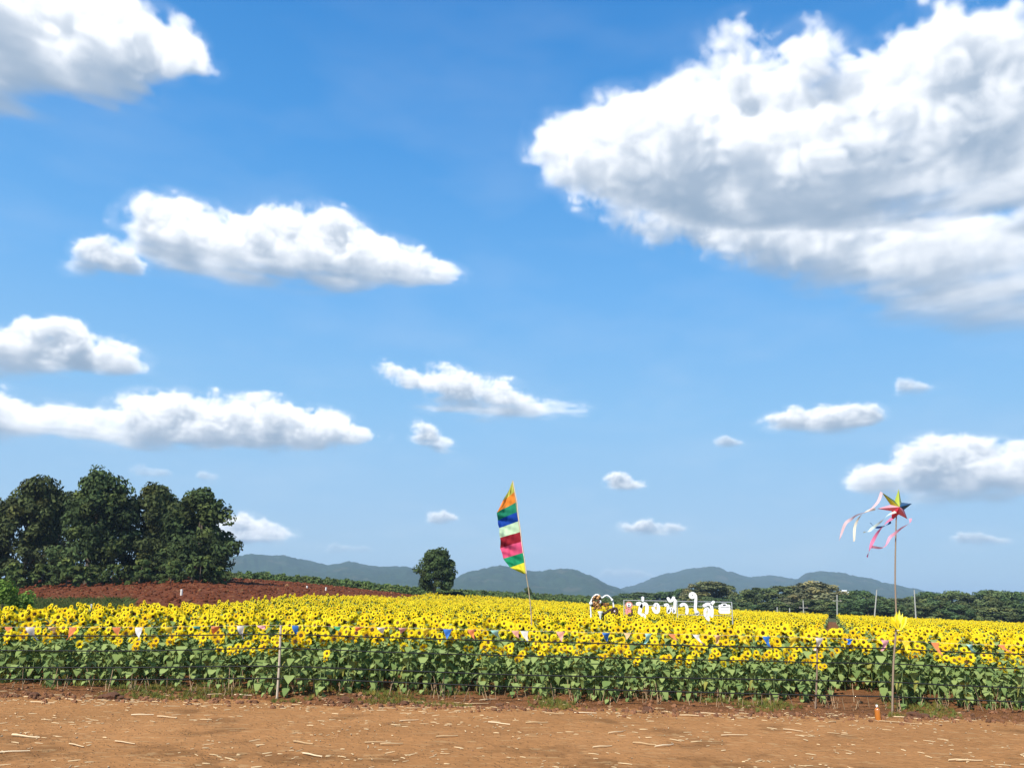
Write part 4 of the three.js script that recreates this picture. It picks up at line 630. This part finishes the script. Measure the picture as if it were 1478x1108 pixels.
  for (let i = 0; i < NC; i++) { const on = r() < 0.9, d = on ? FRONT - 0.7 + 2.0 * (r() - 0.4) * r() : lerp(8.5, 14, r()), x = lerp(-0.72, 0.72, r()) * d, s = (on ? lerp(0.008, 0.05, Math.pow(r(), 4)) : lerp(0.005, 0.018, r() * r())); ic.setMatrixAt(i, M4(x, yard(x, d) + s * 0.25, -d, r() * 6, r() * 6, 0, s)); const v = lerp(0.6, 1.3, r()); on ? c.setRGB(0.19 * v, 0.083 * v, 0.036 * v) : c.setRGB(0.34 * v, 0.17 * v, 0.075 * v); ic.setColorAt(i, c); }
  stuff(ic, 'soil_crumbs', 'small crumbs and lumps of brown soil along the field edge', 'soil');
  for (const [px, py, s] of [[160, 1006, 0.13], [147, 1007, 0.08], [173, 1007, 0.07], [497, 1014, 0.11], [935, 1032, 0.10], [1320, 1037, 0.12], [1335, 1036, 0.09], [583, 1016, 0.08], [48, 1006, 0.08]]) { const q = ray(px, py), d = 13.75, p = q.multiplyScalar(d / -q.z).add(camera.position), m = new THREE.Mesh(clod, mat(0.11, 0.045, 0.02, 0.97)); m.position.set(p.x, yard(p.x, d) + s * 0.3, -d); m.scale.set(s, s * 0.75, s); m.rotation.y = px; thing(m, 'soil_clod', 'fist sized dark red brown clod at the foot of the field bank', 'clod', 'dark clods along the bank'); }
  // weeds: tufts of short blades
  const blades = (n, h, seed) => { const q = rng(seed), p = [], ix = []; for (let i = 0; i < n; i++) { const a = q() * 6.28, b = q() * 0.5, l = h * lerp(0.5, 1, q()), w = 0.008, x = Math.cos(a) * q() * 0.05, z = Math.sin(a) * q() * 0.05, o = p.length / 3; p.push(x - w * Math.sin(a), 0, z + w * Math.cos(a), x + w * Math.sin(a), 0, z - w * Math.cos(a), x + Math.cos(a) * b * l * 0.5 + w * 0.7, l * 0.6, z + Math.sin(a) * b * l * 0.5, x + Math.cos(a) * b * l * 1.2, l, z + Math.sin(a) * b * l * 1.2); ix.push(0 + o, 1 + o, 2 + o, 2 + o, 3 + o, 0 + o); } return tri(p, ix); };
  const NW = 2400, iw = new THREE.InstancedMesh(blades(14, 0.16, 5), sheet(1, 1, 1, 0.3), NW);
  for (let i = 0; i < NW; i++) { let x, d, k = 0; do { d = FRONT - 0.65 + 1.4 * r(); x = lerp(-0.72, 0.72, r()) * d; k++; } while (k < 30 && fbm(x * 1.1 + 3, d * 1.4, 21, 4) < 0.44 + 0.16 * r() + 0.08 * (FRONT - d)); const s = lerp(0.25, 0.85, r() * r()); iw.setMatrixAt(i, M4(x, yard(x, d), -d, 0, r() * 6, 0, s)); const v = lerp(0.7, 1.3, r()), y = r() < 0.45 ? 1.5 : 1; c.setRGB(0.17 * v * y, 0.20 * v, 0.045 * v); iw.setColorAt(i, c); }
  stuff(iw, 'edge_weeds', 'low green weeds along the foot of the sunflowers', 'weeds');
  const NS = 260, is = new THREE.InstancedMesh(tube([[0, -0.05, 0], [0.01, 0.4, 0.005], [0.005, 0.75, 0], [0.02, 1, 0.01]], 0.018, 0.01, 3, 4), mat(1, 1, 1, 0.9), NS);
  for (let i = 0; i < NS; i++) { const d = FRONT - 0.15 + 1.4 * r() * r(), x = lerp(-0.72, 0.72, r()) * d, h = lerp(0.12, 0.5, r() * r()), v = lerp(0.5, 1.1, r()); is.setMatrixAt(i, M4(x, yard(x, d) - 0.02, -d, (r() - 0.5) * 0.7, r() * 6, (r() - 0.5) * 0.7, [0.45, h, 0.45])); c.setRGB(0.40 * v, 0.27 * v, 0.15 * v); is.setColorAt(i, c); }
  stuff(is, 'dry_stems', 'dry brown stems standing along the front of the field', 'stems');
  // grass strip between the field and the red soil
  const NG = 9000, ig = new THREE.InstancedMesh(blades(14, 0.5, 6), sheet(1, 1, 1, 0.3), NG);
  for (let i = 0; i < NG; i++) { const d = lerp(26, 52, Math.pow(r(), 0.8)), x = Math.min(lerp(-0.70, -0.47, r()) * d, leftEdge(d) - 0.3), s = lerp(0.6, 1.5, r()) * (0.5 + 1.0 * fbm(x * 0.3, d * 0.3, 6, 3)); ig.setMatrixAt(i, M4(x, land(x, -d) - 0.03, -d, 0, r() * 6, 0, [s * 2.2, s, s * 2.2])); const v = lerp(0.6, 1.3, r()), y = r() < 0.35 ? 1.6 : 1; c.setRGB(0.085 * v * y, 0.125 * v, 0.035 * v); ig.setColorAt(i, c); }
  stuff(ig, 'grass_strip', 'rough grass strip between the sunflowers and the red soil', 'grass');
}
{ // broken lumps over the ploughed soil
  const r = rng(95), g = new THREE.IcosahedronGeometry(1, 0), N = 9000, im = new THREE.InstancedMesh(g, soil({}), N), c = new THREE.Color();
  for (let i = 0; i < N; i++) { const d = lerp(34, 122, Math.pow(r(), 0.8)), x = leftEdge(d) - 0.6 - r() * Math.min(d * 0.62, 60), s = lerp(0.04, 0.2, r() * r()) * (0.5 + d / 130); im.setMatrixAt(i, M4(x, land(x, -d) + 0.1 + 0.1 * r(), -d, r() * 6, r() * 6, 0, [s * 1.3, s * 0.8, s])); const v = lerp(0.5, 1.3, r()), w = r() < 0.06 ? 1.7 : 1; c.setRGB(0.14 * v * w, 0.042 * v * w * w, 0.018 * v * w * w); im.setColorAt(i, c); }
  stuff(im, 'red_clods', 'broken lumps of red brown soil over the ploughed slope', 'soil');
}
{ // bottle of orange drink
  const g = new THREE.Group(), d = 13.4, p = at(1268, 1040, d), y = floorAt(p.x, d) + 0.005, L = (pts, n = 20) => new THREE.LatheGeometry(pts.map(([a, b]) => new THREE.Vector2(a, b)), n);
  const drink = mat(0.46, 0.15, 0.02, 0.25), clear = new THREE.MeshPhysicalMaterial({ transmission: 1, roughness: 0.08, thickness: 0, side: THREE.DoubleSide });
  part(g, 'drink', L([[0.001, 0.004], [0.05, 0.004], [0.054, 0.012], [0.054, 0.172], [0.042, 0.203], [0.018, 0.224], [0.001, 0.226]]), drink);
  part(g, 'bottle_wall', L([[0.001, 0], [0.052, 0], [0.057, 0.01], [0.057, 0.175], [0.045, 0.205], [0.02, 0.225], [0.017, 0.245]]), clear);
  part(g, 'cap', L([[0.001, 0.27], [0.02, 0.27], [0.022, 0.262], [0.022, 0.238], [0.018, 0.236]]), mat(0.78, 0.76, 0.72, 0.5));
  g.position.set(p.x, y, -d); g.scale.set(0.82, 0.88, 0.82); thing(g, 'drink_bottle', 'plastic bottle of orange drink with a white cap on the dirt', 'bottle');
}
console.log('done');
renderer.render(scene, camera);
